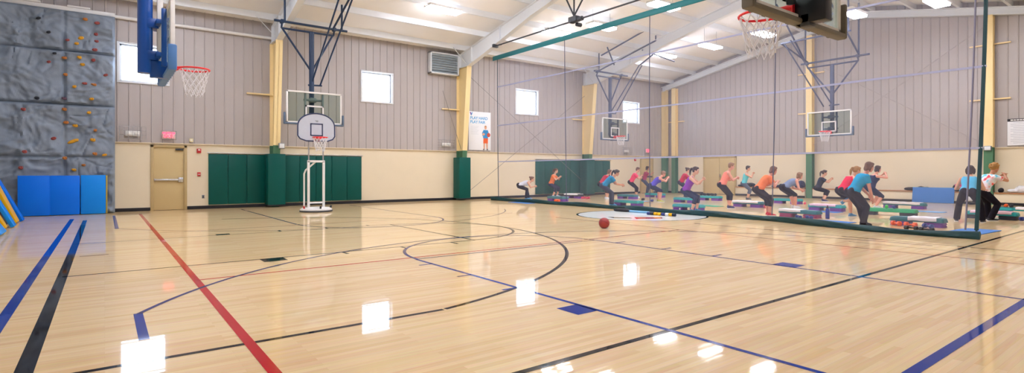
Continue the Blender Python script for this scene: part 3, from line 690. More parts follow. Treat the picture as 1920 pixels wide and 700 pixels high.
# mats leaning on the side climbing wall
def lean_mat(label, y0, y1, xb, zt, m_face, m_edge, th=.07, xt=-2.2):
    t = thing('leaning_mat', label, 'gym mat', (xb, (y0+y1)/2, 0), 0, 'mats leaning in the climbing corner'); L = sqrt((xb-xt)**2+zt**2); a = atan2(xb-xt, zt); w = (y1-y0)/2
    R = Matrix.Rotation(-a, 4, 'Y')
    b = MB(); b.box(R @ Vector((-th/2, 0, L/2)), (th, 2*w, L), R, .02); o = b.build('face_panel', m_face, t)
    b = MB(); b.box(R @ Vector((-th*.5, -w-.012, L/2)), (th*1.02, .03, L), R, .01); b.build('edge_panel', m_edge, t)
    t.location.z = th*sin(a)+.002; return t
lean_mat('blue gym mat leaning last in the corner row beside the standing mat', 18.6, 18.98, -1.66, 1.2, M_bluemat, M_bluemat, xt=-2.2)
lean_mat('yellow gym mat leaning between the blue mats in the climbing corner', 17.95, 18.5, -1.72, 1.2, M_yelmat, M_yelmat, xt=-2.2)
lean_mat('dark navy panel standing in for the shaded gap behind the yellow mat', 17.25, 17.85, -1.85, 1.15, M_navymat, M_navymat)  # dark sheet put in for the shade between the mats
lean_mat('bright blue gym mat leaning second from the camera in the climbing corner', 16.7, 17.1, -1.64, 1.2, M_bluemat2, M_bluemat2, xt=-2.2)
lean_mat('narrow yellow mat leaning between two blue mats nearer the camera', 16.3, 16.62, -1.74, 1.0, M_yelmat, M_yelmat)
lean_mat('light blue gym mat leaning first in the row at the photo edge', 14.6, 15.35, -1.62, .95, mat('light_blue_vinyl', '#2C9BF8', .4), MATS['light_blue_vinyl'])

# ------------------------------------------------------------------ wall pads
def pad_panel(label):
    t = thing('wall_pad', label, 'wall pad', (0, 0, 0), 0, 'dark green wall pads'); MB().span((-.302, -.065, .14), (.302, -.012, 1.90), .018).build('cushion', M_pad, t)
    MB().span((-.303, -.012, .12), (.303, 0, 1.92)).build('backing_board', M_cream, t); return t
p0 = None
which = ['first from the exit door', 'second from the exit door', 'third from the exit door', 'left half hidden beside the first yellow column', 'just right of the first column pad', 'second past the first column pad', 'behind the portable hoop frame', 'second from the free end near the portable hoop', 'at the free end past the portable hoop']
which2 = ['at the near end behind the woman in orange', 'second from the near end behind the net', 'third from the near end behind the net', 'fourth from the near end behind the net', 'fifth from the near end, by the blue-white corded net', 'left of the net-side column pad', 'right of the net-side column pad', 'second from the far end behind the net', 'at the far end beside the woman in teal']
for base, wh in ((2.87, which), (17.52, which2)):
    for k in range(9):
        x = base+.305+.61*k; lab = 'dark green wall pad %s' % wh[k]
        if p0 is None: p0 = pad_panel(lab); p0.location = (x, YA-.004, 0)
        else: copy_tree(p0, None, (x, YA-.004, 0), 0, lab)
rail = MB(); rail.span((2.84, YA-.09, 1.925), (8.40, YA, 1.945), .004); tag(rail.build('pad_top_rail', M_chrome), 'thin metal strip along the top of the green pads by the exit door', 'pad rail', 'strips above the wall pads')
rail = MB(); rail.span((17.5, YA-.09, 1.925), (23.05, YA, 1.945), .004); tag(rail.build('pad_top_rail', M_chrome), 'thin metal strip along the top of the green pads behind the net', 'pad rail', 'strips above the wall pads')
for x, lab in ((4.97, 'green column pad between the wall pads behind the portable hoop'), (12.95, 'green column pad standing alone below the poster'), (20.9, 'green column pad among the wall pads behind the net')):
    t = thing('column_pad', lab, 'column pad', (x, YA-.52, 0), 0, 'green pads around the columns')
    c = MB(); c.span((-.30, -.11, .09), (.30, -.05, 1.93), .02); c.span((-.30, -.05, .09), (-.24, .42, 1.93), .02); c.span((.24, -.05, .09), (.30, .42, 1.93), .02); c.build('cushion', M_pad, t)
    MB().span((-.302, -.112, .05), (.302, .2, .09)).build('foot_strip', M_black, t)
t = thing('junction_box', 'small grey junction box on the first column above its pad', 'junction box', (5.12, YA-.66, 2.22)); MB().box((0, 0, 0), (.2, .12, .2), None, .01).build('box_body', M_grey, t); MB().box((0, -.065, 0), (.16, .012, .16), None, .003).build('box_cover', M_steelw, t)
t = thing('junction_box', 'small pale box on the column beside the rules sign', 'junction box', (XB-.42, 5.72, 2.2)); MB().box((0, 0, 0), (.1, .22, .18), None, .01).build('box_body', M_grey, t); MB().box((-.055, 0, 0), (.012, .18, .14), None, .003).build('box_cover', M_steelw, t)

# ------------------------------------------------------------------ things on the far wall
def cage(t, w, h, d, nx, nz):
    c = MB(); r = .006
    for i in range(nx+1):
        x = -w/2+w*i/nx; c.tube([(x, 0, -h/2), (x, -d, -h/2), (x, -d, h/2), (x, 0, h/2)], r, 5)
    for j in range(nz+1):
        z = -h/2+h*j/nz; c.tube([(-w/2, 0, z), (-w/2, -d, z), (w/2, -d, z), (w/2, 0, z)], r, 5)
    return c.build('wire_guard', M_chrome, t)
def emergency(label, x, z, w, h):
    t = thing('emergency_light', label, 'emergency light', (x, YA-.1, z), 0, 'caged emergency lights'); cage(t, w, h, .14, 6, 3)
    MB().box((0, -.05, -.02), (w*.55, .07, h*.42), None, .015).build('housing', M_white, t)
    for s in (-1, 1): MB().ell((s*w*.14, -.095, -.02), (.055, .035, .055)).build('lamp_head', mat('lamp_lens', '#F4F4F0', .2), t)
emergency('caged emergency light beside the climbing wall', .72, 2.53, .70, .40); emergency('caged emergency light left of the poster column', 12.25, 2.53, .80, .36); emergency('caged emergency light behind the net near the far corner', 24.3, 2.5, .7, .36)
def text_mesh(body, size, m, parent, loc, rot, name='lettering', ext=.004, align='CENTER'):
    cu = bpy.data.curves.new(name, 'FONT'); cu.body = body; cu.size = size; cu.extrude = ext; cu.align_x = align; cu.align_y = 'CENTER'; cu.offset = .004
    o = bpy.data.objects.new('tmp', cu); C.objects.link(o); bpy.context.view_layer.update()
    me = bpy.data.meshes.new_from_object(o.evaluated_get(bpy.context.evaluated_depsgraph_get())); bpy.data.objects.remove(o)
    me.materials.clear(); me.materials.append(m); r = bpy.data.objects.new(name, me); C.objects.link(r); r.parent = parent; r.location = loc; r.rotation_euler = rot; return r
M_exit = emit_mat('exit_sign_glow', '#F2425A', 1.3)
def exit_sign(label, x, z):
    t = thing('exit_sign', label, 'exit sign', (x, YA-.1, z), 0, 'red exit signs'); cage(t, .42, .28, .14, 3, 2)
    MB().box((0, -.05, 0), (.36, .06, .22), None, .01).build('sign_body', mat('exit_sign_face', '#F1C9CB', .4), t)
    MB().box((0, -.055, .075), (.35, .058, .06), None, .005).build('red_band', M_exit, t)
    text_mesh('EXIT', .135, M_exit, t, (0, -.085, -.03), (pi/2, 0, 0)); return t
exit_sign('lit red exit sign above the tan door', 1.70, 2.49); exit_sign('lit red exit sign behind the net in the far corner', 26.2, 2.55)
t = thing('fire_alarm', 'red fire alarm horn strobe on the cream wall by the exit door', 'fire alarm', (2.59, YA, 2.0)); MB().box((0, -.03, 0), (.13, .06, .15), None, .01).build('alarm_body', M_red, t); MB().box((0, -.065, .03), (.07, .02, .04), None, .008).build('strobe_lens', MATS['lamp_lens'], t)
t = thing('pull_station', 'red fire alarm pull station below the alarm horn', 'fire alarm', (2.59, YA, 1.2)); MB().box((0, -.025, 0), (.10, .05, .13), None, .008).build('station_body', M_red, t); MB().box((0, -.055, -.01), (.07, .02, .025), None, .005).build('pull_handle', M_white, t)
t = thing('sensor_box', 'small cream sensor box above the alarm horn by the exit', 'sensor', (2.35, YA-.1, 2.35)); MB().box((0, -.03, 0), (.11, .05, .12), None, .01).build('sensor_body', mat('pale_yellow_plastic', '#E6DDB0', .5), t); MB().box((0, -.058, .0), (.05, .01, .05), None, .004).build('sensor_lens', M_white, t)
t = thing('wall_outlet', 'small steel outlet plate low on the wall by the first green pad', 'outlet', (2.72, YA, .42)); MB().box((0, -.006, 0), (.08, .012, .12), None, .003).build('cover_plate', M_grey, t); MB().box((0, -.014, 0), (.04, .006, .08), None, .002).build('sockets', M_dgrey, t)
t = thing('fire_alarm', 'red fire alarm behind the net by the far door', 'fire alarm', (25.2, YA, 2.0)); MB().box((0, -.03, 0), (.13, .06, .15), None, .01).build('alarm_body', M_red, t); MB().box((0, -.065, .03), (.07, .02, .04), None, .008).build('strobe_lens', MATS['lamp_lens'], t)
t = thing('exhaust_louver', 'grey slatted exhaust louver high on the wall beside the rafter', 'louver', (12.07, YA-.1, 6.08)); f = MB(); w, h = .72, .47
for a, b in (((-w, -.28, -h), (w, 0, -h+.05)), ((-w, -.28, h-.05), (w, 0, h)), ((-w, -.28, -h), (-w+.05, 0, h)), ((w-.05, -.28, -h), (w, 0, h))): f.span(a, b, .005)
f.span((-w, -.02, -h), (w, 0, h)); f.build('frame', M_steelw, t); bl = MB()
for k in range(8):
    z = -h+.1+k*.105; bl.box((0, -.2, z), (2*w-.12, .012, .115), Matrix.Rotation(radians(-38), 4, 'X'))
bl.build('blades', mat('louver_blade', '#B4C0C6', .4, .3), t)
# poster
t = thing('wall_poster', 'white poster reading PLAY HARD PLAY FAIR with a boy holding a ball', 'poster', (14.08, YA-.11, 3.2)); MB().box((0, -.008, 0), (1.24, .012, 1.8), None, .003).build('sheet', mat('poster_white', '#EDEFF3', .5, 0, .01), t)
M_pb = mat('poster_blue_ink', '#4FA9DC', .6)
text_mesh('PLAY HARD\nPLAY FAIR', .185, M_pb, t, (-.54, -.017, .50), (pi/2, 0, 0), ext=.001, align='LEFT')
y = MB(); y.prism([(-.56, .86), (-.50, .86), (-.44, .76), (-.47, .71), (-.50, .71)], -.018, -.015, 'Y'); y.prism([(-.40, .86), (-.44, .86), (-.50, .71), (-.46, .71)], -.0185, -.015, 'Y', 1); y.build('emblem', [mat('poster_violet_ink', '#7A4FA8', .6), MATS['poster_blue_ink']], t)
def flat(mb, pts, mi, k=0): mb.prism(pts, -.018-k*.0006, -.0145, 'Y', mi)
fg = MB(); ox, oz = .32, -.87
S = lambda *p: [(ox+a, oz+b) for a, b in p]
flat(fg, S((-.13, .30), (.13, .30), (.14, .56), (-.12, .56)), 1, 1); flat(fg, S((-.11, .02), (-.05, .02), (-.03, .32), (-.12, .32)), 0); flat(fg, S((.06, .0), (.12, .0), (.12, .32), (.03, .32)), 0)
flat(fg, S((-.14, .54), (.13, .54), (.17, .82), (.13, .93), (-.12, .93), (-.17, .80)), 2, 2); flat(fg, S((-.18, .64), (-.10, .70), (-.12, .92), (-.2, .78)), 2, 1); flat(fg, S((-.2, .70), (-.1, .66), (-.02, .74), (-.14, .80)), 0, 3)
flat(fg, S(*[(.0+.062*cos(a*pi/8), 1.04+.085*sin(a*pi/8)) for a in range(16)]), 0, 2); flat(fg, S(*[(.0+.066*cos(a*pi/8), 1.07+.07*sin(a*pi/8)) for a in range(9)]), 3, 3)
flat(fg, S(*[(.17+.1*cos(a*pi/8), .70+.1*sin(a*pi/8)) for a in range(16)]), 4, 4)
for sx in (-.1, .1): flat(fg, S((sx-.05, -.02), (sx+.04, -.02), (sx+.03, .04), (sx-.03, .04)), 5, 1)
fg.build('printed_boy', [mat('printed_skin', '#D9A184', .6), mat('printed_orange', '#E2602C', .6), mat('printed_blue', '#2E8CC8', .6), mat('printed_hair', '#B98A62', .6), mat('printed_ball', '#C8503A', .6), mat('printed_shoe', '#5C6470', .6)], t, smooth=0)
fp = MB()
for k in range(7): fp.span((-.5, -.016, .20-k*.06), (-.06-.05*(k % 3), -.0145, .215-k*.06))
fp.build('fine_print', mat('poster_pale_ink', '#D4D9E0', .6), t)
# rules sign on the end wall
t = thing('rules_sign', 'white rules sign with a black header on the end wall', 'sign', (XB-.11, 4.45, 2.80)); MB().box((-.008, 0, 0), (.012, 1.5, 1.02), None, .003).build('sheet', MATS['poster_white'], t)
MB().box((-.016, 0, .46), (.006, 1.5, .10), None, .001).build('header_band', mat('black_ink', '#24222A', .5), t)
hd = MB(); x = .66
random.seed(5)
while x > -.66:
    w = random.choice((.05, .06, .08)); hd.span((-.022, x-w, .437), (-.019, x, .483)); x -= w+.016
hd.build('header_print', M_white, t); ln = MB()
for k in range(13):
    z = .36-k*.065; ln.span((-.016, .66 if k % 3 else .58, z), (-.0145, .66-random.uniform(.9, 1.3), z+.012))
ln.build('printed_lines', mat('grey_ink', '#A9ADBC', .6), t)

# ------------------------------------------------------------------ bench ledge along the end wall
t = thing('wall_bench', 'long cream ledge bench with a wooden top along the end wall', 'bench', (XB-.22, 8.5, 0)); bb = MB()
for a, b in ((-6.5, -2.96), (-2.58, 3.77), (4.13, 7.8)): bb.span((-.17, a, 0), (.2, b, .44), .004)
bb.build('plinth', M_cream, t); tp = MB()
for a, b in ((-6.5, -2.96), (-2.58, 3.77), (4.13, 7.8)): tp.span((-.21, a, .44), (.2, b, .48), .006)
tp.build('seat_board', M_wood, t); kk = MB()
for a, b in ((-6.5, -2.96), (-2.58, 3.77), (4.13, 7.8)): kk.span((-.185, a, .0), (-.165, b, .1))
kk.build('kick_strip', M_black, t)
# ------------------------------------------------------------------ the basketball on the floor
t = thing('basketball', 'dark red basketball resting on the open floor', 'basketball', (8.99, 8.50, .121)); b = MB(); b.ell((0, 0, 0), (.12, .12, .12), None, 32, 20); b.build('ball_skin', mat('red_brown_ball', '#A2383A', .5, 0, .08, 6, .3, bscale=160), t, smooth=80)
s = MB(); R_ = .1205
s.tube(ring((0, 0, 0), R_, 40), .0022, 5, closed=True); s.tube([(0, R_*cos(2*pi*i/40), R_*sin(2*pi*i/40)) for i in range(40)], .0022, 5, closed=True)
for sg in (-1, 1):
    pts = []
    for i in range(40):
        a = 2*pi*i/40; v = Vector((.62*sg*(1+.35*cos(2*a)), cos(a), sin(a))).normalized()*R_; pts.append(v)
    s.tube(pts, .0022, 5, closed=True)
so = s.build('seam_lines', M_black, t); t.rotation_euler = (.5, .3, 1.0)

# ------------------------------------------------------------------ aerobic steps and the gear round them
M_teal = mat('teal_step_plastic', '#1FA0A4', .5, 0, .05, 6, .1, bscale=120); M_teal2 = mat('dark_teal_step_plastic', '#2B7480', .5, 0, .05, 6, .1, bscale=120)
M_purple = mat('purple_riser_plastic', '#7A3FA8', .5); M_maroon = mat('magenta_riser_plastic', '#A83A70', .5); M_rblk = mat('black_riser_plastic', '#2E2E3C', .5); M_greenm = mat('green_step_rubber', '#1FA06A', .55)
M_towelw = mat('white_towel', '#EEEAEE', .9, 0, .04, 12, .4, bscale=120); M_towelp = mat('pink_towel', '#E9C4D2', .9, 0, .04, 12, .4, bscale=120)
def rrect(hx, hy, r, n=5):
    out = []
    for cx_, cy_, a0 in ((hx-r, hy-r, 0), (-hx+r, hy-r, 90), (-hx+r, -hy+r, 180), (hx-r, -hy+r, 270)):
        for i in range(n+1): a = radians(a0+90*i/n); out.append((cx_+r*cos(a), cy_+r*sin(a)))
    return out
def loft_rr(mb, secs, mi=0):
    """stack of rounded rectangles: (hx, hy, r, z)"""
    vs = []; n = 0
    for hx, hy, r, z in secs:
        p = rrect(hx, hy, r); n = len(p); vs += [(a, b, z) for a, b in p]
    fs = [(i*n+k, i*n+(k+1) % n, (i+1)*n+(k+1) % n, (i+1)*n+k) for i in range(len(secs)-1) for k in range(n)]
    fs += [tuple(range(n-1, -1, -1)), tuple((len(secs)-1)*n+k for k in range(n))]
    mb.add(vs, fs, mi)
def step(label, x, y, rz=0, top=None, ris=None, layers=1, L=1.07, Wd=.40, cover=None):
    """platform, long side along local y, on two riser stacks"""
    t = thing('aerobic_step', label, 'step platform', (x, y, 0), rz, 'aerobic step platforms'); h = .055*layers
    for s in (-1, 1):
        for k in range(layers):
            m = MB(); loft_rr(m, [(Wd*.46, .19, .05, .003+k*.055), (Wd*.46, .19, .05, .012+k*.055), (Wd*.43, .175, .05, .045+k*.055), (Wd*.43, .175, .05, .055+k*.055)])
            m.build('riser', ris or M_purple, t, loc=(0, s*(L/2-.205), 0))
    m = MB(); loft_rr(m, [(Wd*.5, L/2, .07, h), (Wd*.5, L/2, .07, h+.02), (Wd*.47, L/2-.015, .065, h+.075), (Wd*.455, L/2-.03, .06, h+.09)]); m.build('platform', top or M_teal, t)
    m = MB(); loft_rr(m, [(Wd*.43, L/2-.06, .05, h+.09), (Wd*.43, L/2-.06, .05, h+.097)]); m.build('grip_mat', cover or M_teal2, t)
    return t, h+.097
def towel(label, x, y, z, rz, L, Wd, m, drop=.055, edge=.205):
    """folded towel lying across a step, its near side hanging over the long edge at -edge"""
    mb = MB(); nu, nv = 24, 16; random.seed(int(x*100)); s0, s1 = (-edge-drop if drop else -Wd/2), Wd/2
    for side in (0, 1):
        for i in range(nu+1):
            for j in range(nv+1):
                yy = (i/nu-.5)*L; q = s0+(s1-s0)*j/nv; w = .004*noise.noise((q*9, yy*7, 2))+.003*sin(yy*26+1); t = .016+w if side else .002
                hang = -edge-q if drop else 0
                k = 1+.25*noise.noise((yy*5, 1, x))
                if hang > 0: px_, pz = -edge-t, z+.004-hang*k
                else: px_, pz = q-(t*max(0, min(1, (-q-edge+.03)/.03)) if drop else 0), z+t
                mb.v.append(Vector((px_, yy+.015*noise.noise((q*6, 3, x)), pz)))
    n0 = (nu+1)*(nv+1)
    for side in (0, 1):
        for i in range(nu):
            for j in range(nv):
                a = side*n0+i*(nv+1)+j; q = (a, a+1, a+nv+2, a+nv+1); mb.f.append(q if side else q[::-1]); mb.m.append(0)
    edge_ = [i*(nv+1) for i in range(nu+1)]+[nu*(nv+1)+j for j in range(1, nv+1)]+[i*(nv+1)+nv for i in range(nu-1, -1, -1)]+[j for j in range(nv-1, 0, -1)]
    for a, b_ in zip(edge_, edge_[1:]+edge_[:1]): mb.f.append((a, b_, b_+n0, a+n0)); mb.m.append(0)
    o = mb.build('towel', m, None, smooth=70, loc=(x, y, 0)); o.rotation_euler.z = rz; return tag(o, label, 'towel')
def dumbbell(label, x, y, z=0, rz=0, m=None, r=.055):
    t = thing('dumbbell', label, 'dumbbell', (x, y, z), rz, 'dumbbells beside the steps')
    for s in (-1, 1):
        d = MB(); d.lathe([(r*.55, 0), (r*.92, .008), (r, .02), (r, .06), (r*.92, .072), (r*.55, .08)], (s*.10-.04, 0, r), 6, rot=Matrix.Rotation(pi/2, 4, 'Y') @ Matrix.Rotation(radians(30), 4, 'Z')); d.build('weight_head', m or M_navymat, t, smooth=20)
    MB().tube([(-.07, 0, r), (.07, 0, r)], .016, 8).build('grip', m or M_navymat, t); return t
M_orange = mat('orange_vinyl_weight', '#F2601E', .45); M_nvw = mat('navy_vinyl_weight', '#2A3A86', .45); M_blkw = mat('black_vinyl_weight', '#23242C', .5); M_pnkw = mat('pink_vinyl_weight', '#E0456A', .45)
def floor_mat_(label, x, y, rz, L, Wd, m, th=.012):
    t = MB(); loft_rr(t, [(Wd/2, L/2, .03, .002), (Wd/2, L/2, .03, th)]); o = t.build('exercise_mat', m, None, loc=(x, y, 0)); o.rotation_euler.z = rz; return tag(o, label, 'exercise mat', 'exercise mats on the floor')
M_matb = mat('blue_foam_mat', '#3E7CC8', .7, 0, .04, 5); M_matg = mat('green_foam_mat', '#1DA27E', .7, 0, .04, 5); M_matl = mat('light_blue_foam_mat', '#6FA8D8', .7)
def bottle(label, x, y, m, z=0, h=.27):
    t = thing('water_bottle', label, 'water bottle', (x, y, z)); k = h/.27
    b = MB(); b.lathe([(.034*k, 0), (.038*k, .01*k), (.038*k, .17*k), (.03*k, .2*k), (.02*k, .215*k)], n=16); b.build('bottle_body', m, t); b = MB(); b.lathe([(.022*k, .21*k), (.022*k, .24*k), (.012*k, .245*k), (.012*k, .27*k)], n=12); b.build('cap', M_dgrey, t); return t

t, z = step('step with purple risers and a white towel just behind the curtain hem', 15.32, 4.45, 0, M_teal2, M_purple, 2); towel('white towel over the step just behind the curtain hem', 15.32, 4.32, z, 0, .55, .37, M_towelw, .075)
dumbbell('orange dumbbell on the floor by the step near the curtain hem', 14.98, 4.78, 0, .9, M_orange, .06); dumbbell('orange dumbbell second beside the step near the curtain hem', 14.86, 4.46, 0, 1.2, M_orange, .06); dumbbell('navy dumbbell beside the orange ones near the curtain hem', 14.83, 4.12, 0, .9, M_nvw, .055)
dumbbell('black dumbbell partly behind the sagging curtain hem', 14.10, 4.22, 0, 1.3, M_blkw, .05); dumbbell('second black dumbbell behind the sagging curtain hem', 13.95, 3.9, 0, 1.4, M_blkw, .05)
t, z = step('teal step on black risers under the legs of the tie-dye woman', 19.2, 3.9, 0, M_teal, M_rblk, 2); towel('pink towel along the step by the tie-dye woman', 19.2, 3.9, z, 0, .85, .28, M_towelp)
dumbbell('blue dumbbell at the end of the step by the tie-dye woman', 18.9, 3.22, 0, .6, M_nvw, .06); dumbbell('second blue dumbbell at the end of the step by the tie-dye woman', 19.2, 3.18, 0, .4, M_nvw, .06)
t, z = step('teal step with purple risers at the edge of the photo', 21.9, 3.85, 0, M_teal, M_purple, 2); towel('white towel on the step at the edge of the photo', 21.9, 3.63, z, 0, .5, .3, M_towelw)
dumbbell('orange dumbbell on the step at the edge of the photo', 21.85, 4.28, z, .1, M_orange, .05); dumbbell('second orange dumbbell on the step at the edge of the photo', 21.9, 4.13, z, .1, M_orange, .05); dumbbell('black dumbbell on the step at the edge of the photo', 21.8, 3.99, z, .1, M_blkw, .05)
t, z = step('green topped step on black risers behind the woman in turquoise', 18.35, 6.05, 0, M_greenm, M_rblk, 2, 1.4, cover=M_greenm)
dumbbell('lime green dumbbell on the green topped step', 18.35, 6.1, z, .3, mat('lime_vinyl_weight', '#35C24C', .45), .05); dumbbell('navy dumbbell on the green topped step', 18.3, 5.9, z, .4, M_nvw, .05)
t, z = step('step under a long white towel behind the green topped step', 22.4, 6.9, 0, M_teal2, M_purple, 2, 1.25); towel('long white towel on the step behind the green topped one', 22.4, 6.95, z, 0, 1.1, .38, M_towelw)
t, z = step('teal step with purple risers and a pink towel near the blue bottle', 18.95, 8.0, 0, M_teal, M_purple, 2); towel('pink towel on the step near the blue bottle', 18.95, 8.05, z, 0, .8, .3, M_towelp)
floor_mat_('blue mat under the pink towel step near the blue bottle', 18.35, 8.0, 0, 1.3, .5, M_matb)
t, z = step('step with magenta risers and white towel beside the red shoes', 15.62, 7.3, 0, M_teal2, M_maroon, 2); towel('white towel on the step beside the red shoes', 15.62, 7.5, z, 0, .6, .36, M_towelw)
dumbbell('navy dumbbell in front of the step beside the red shoes', 15.15, 7.12, 0, .8, M_nvw, .05); dumbbell('second navy dumbbell in front of the step beside the red shoes', 15.2, 6.86, 0, .9, M_nvw, .05)
bottle('blue water bottle standing near the curtain hem', 15.75, 6.63, mat('blue_bottle_plastic', '#2B3F9E', .3), 0, .36)
t, z = step('step with a long white towel beside the woman in coral', 18.75, 10.6, 0, M_teal2, M_purple, 2); towel('long white towel on the step beside the woman in coral', 18.75, 10.62, z, 0, 1.0, .36, M_towelw)
dumbbell('red dumbbell at the end of the white towel step', 18.7, 9.95, 0, .5, M_pnkw, .055)
t, z = step('teal step behind the bending woman in grey', 22.0, 10.75, 0, M_teal, M_purple, 2); dumbbell('red dumbbell by the teal step behind the woman in grey', 21.9, 10.05, 0, .4, M_pnkw, .05)
dumbbell('black dumbbell on the floor beside the woman in grey', 19.75, 8.75, 0, .4, M_blkw, .055); dumbbell('second black dumbbell on the floor beside the woman in grey', 19.8, 8.55, 0, .5, M_blkw, .055)
t, z = step('teal step with purple risers behind the woman in purple', 15.5, 10.85, 0, M_teal, M_purple, 2); bottle('small white bottle beside the step of the woman in purple', 14.88, 10.75, M_white, 0, .14)
t, z = step('teal step between the woman in violet and the woman in purple', 19.4, 13.7, 0, M_teal, M_purple, 2)
t, z = step('teal step topped with black dumbbells before the tan double door', 21.75, 14.1, 0, M_teal, M_purple, 2)
for k in range(4): dumbbell('black dumbbell %s on the step before the tan double door' % ('first', 'second', 'third', 'fourth')[k], 21.75, 14.5-.2*k, z, 0, M_blkw, .06)
floor_mat_('green mat on the floor beside the woman in coral', 18.1, 11.9, -.1, 1.2, .5, M_matg)
t, z = step('large teal step beside the woman in the teal shirt', 15.85, 13.75, 0, mat('green_teal_step_plastic', '#1C9C96', .5), M_purple, 2, 1.25); bottle('white bottle lying place behind the teal shirt step', 17.9, 14.9, M_white, 0, .14)
t, z = step('teal step behind the woman in hot pink', 19.9, 17.3, 0, M_teal2, M_purple, 2); t, z = step('teal step behind the woman in maroon', 22.2, 17.5, 0, M_teal, M_purple, 2)
dumbbell('black dumbbell on the floor near the woman in hot pink', 19.2, 15.8, 0, .5, M_blkw, .06); dumbbell('navy dumbbell near the shoes of the woman in violet', 18.7, 14.9, 0, .5, M_nvw, .055)
floor_mat_('light blue mat on the floor near the woman in hot pink', 18.6, 16.0, 0, 1.7, .5, M_matl)
dumbbell('pink dumbbell on the floor by the woman in red', 18.1, 18.45, 0, .3, M_pnkw, .06); dumbbell('second pink dumbbell by the woman in red', 18.15, 18.2, 0, .3, M_pnkw, .06)
dumbbell('navy dumbbell at the shoes of the woman in the teal shirt', 14.7, 14.95, 0, .6, M_nvw, .05)
t, z = step('dark step with orange dumbbells by the woman in orange', 15.9, 17.8, 0, M_teal2, M_purple, 2); dumbbell('orange dumbbell before the step of the far woman in orange', 15.45, 17.4, 0, .5, M_orange, .06); dumbbell('second orange dumbbell before the far step', 15.4, 17.2, 0, .6, M_orange, .06)
t, z = step('dark purple step with a white towel by the green wall pads', 18.3, 19.3, 0, M_rblk, M_purple, 2); towel('white towel on the dark step by the green wall pads', 18.3, 19.3, z, 0, .95, .34, M_towelw)
floor_mat_('blue mat by the end of the net curtain near the camera', 14.82, 3.33, pi/2-.05, 1.35, .62, M_matb); floor_mat_('blue mat behind the curtain hem near the woman in turquoise', 14.85, 6.15, -.05, .95, .55, M_matb)
floor_mat_('blue mat on the floor beside the leaning blue mat', 21.0, 5.95, 0, 1.1, .5, M_matl); floor_mat_('blue mat poking under the curtain hem at the far end', 13.72, 17.6, 0, 1.3, .42, M_matb)
tag(towel('tmp', 15.6, 18.95, 0, .3, .3, .18, M_towelw, 0), 'small white cloth on the floor by the woman in white', 'towel')
# gear dropped on the centre circle
t = thing('sand_bag', 'black sand bag lying on the white centre circle', 'sand bag', (13.35, 11.82, 0), 0); b = MB(); loft_rr(b, [(.10, .26, .06, .002), (.14, .30, .08, .03), (.13, .29, .08, .07), (.06, .2, .05, .10)]); b.build('bag_body', mat('black_canvas', '#26262E', .8), t); MB().tube([(0, -.12, .095), (0, -.08, .14), (0, .08, .14), (0, .12, .095)], .012, 6).build('handle', M_dgrey, t)
t = thing('weighted_bar', 'light blue foam weighted bar on the centre circle', 'weighted bar', (13.3, 11.1, .035), 0); MB().tube([(0, .38, 0), (0, -.42, 0)], .033, 12).build('foam_sleeve', mat('light_blue_foam', '#7FB9E6', .6), t)
for s in (.40, -.44): MB().tube([(0, s-.03, 0), (0, s+.03, 0)], .034, 12).build('end_cap', M_navymat, t)
t = thing('weighted_bar', 'yellow and navy banded weighted bar on the centre circle', 'weighted bar', (12.95, 10.0, .047), .12)
MB().tube([(0, .45, 0), (0, -.45, 0)], .02, 8).build('bar', M_dgrey, t)
for y, m in ((.40, M_nvw), (.29, M_dgrey), (.17, M_yelmat), (.05, M_yelmat), (-.08, M_nvw), (-.2, M_white), (-.32, M_yelmat), (-.42, M_navymat)): MB().tube([(0, y-.05, 0), (0, y+.05, 0)], .045, 14).build('band', m, t)

# ------------------------------------------------------------------ clothes and bags on the bench
def lump(name, label, cat, x, y, z, parts, m, seed=0, rough=.25):
    """soft heap: blobs fused and wrinkled, resting at z"""
    mb = MB()
    for c, r in parts: mb.ell(c, r, None, 16, 10)
    me = mb.mesh(name, m, 0); o = bpy.data.objects.new('tmp', me); C.objects.link(o)
    md = o.modifiers.new('r', 'REMESH'); md.mode = 'VOXEL'; md.voxel_size = .018
    bpy.context.view_layer.update(); me2 = bpy.data.meshes.new_from_object(o.evaluated_get(bpy.context.evaluated_depsgraph_get())); bpy.data.objects.remove(o)
    lo = 1e9
    for v in me2.vertices:
        n = noise.noise(v.co*7+Vector((seed, 3, 1)))*.03*rough*4+noise.noise(v.co*16+Vector((seed, 1, 9)))*.012; v.co += v.normal*n
        lo = min(lo, v.co.z)
    for v in me2.vertices: v.co.z = max(v.co.z, lo+.02)-lo-.02
    me2.polygons.foreach_set('use_smooth', [True]*len(me2.polygons)); me2.materials.clear(); me2.materials.append(m)
    o = bpy.data.objects.new(name, me2); C.objects.link(o); o.location = (x, y, z+.002); return tag(o, label, cat)
BX, BZ = XB-.22, .48; M_bk = mat('black_cloth', '#201F28', .85, 0, .1, 8, .3); M_nvc = mat('navy_cloth', '#2B3358', .85, 0, .1, 8, .3); M_mar = mat('maroon_cloth', '#8A2F4A', .85, 0, .1, 8, .3); M_wc = mat('white_cloth', '#E9E8EA', .9, 0, .04, 8, .3)
lump('jacket', 'black jacket on the bench behind the leaning blue mat', 'jacket', BX, 8.05, BZ, [((0, .25, .06), (.14, .25, .07)), ((0, -.15, .08), (.13, .3, .09))], M_bk, 1)
lump('gym_bag', 'small teal bag on the bench beside the leaning blue mat', 'bag', BX, 7.12, BZ, [((0, 0, .07), (.1, .16, .08))], M_teal2, 2)
t = lump('gym_bag', 'black duffel bag with pink panels on the bench', 'bag', BX, 6.65, BZ, [((0, 0, .14), (.15, .23, .15)), ((0, .08, .2), (.12, .12, .10))], M_bk, 3)
pk = MB(); pk.ell((-.05, -.02, .22), (.13, .16, .10), Matrix.Rotation(.3, 3, 'X')); pk.build('pink_panel', mat('pink_nylon', '#D8348A', .6), t)
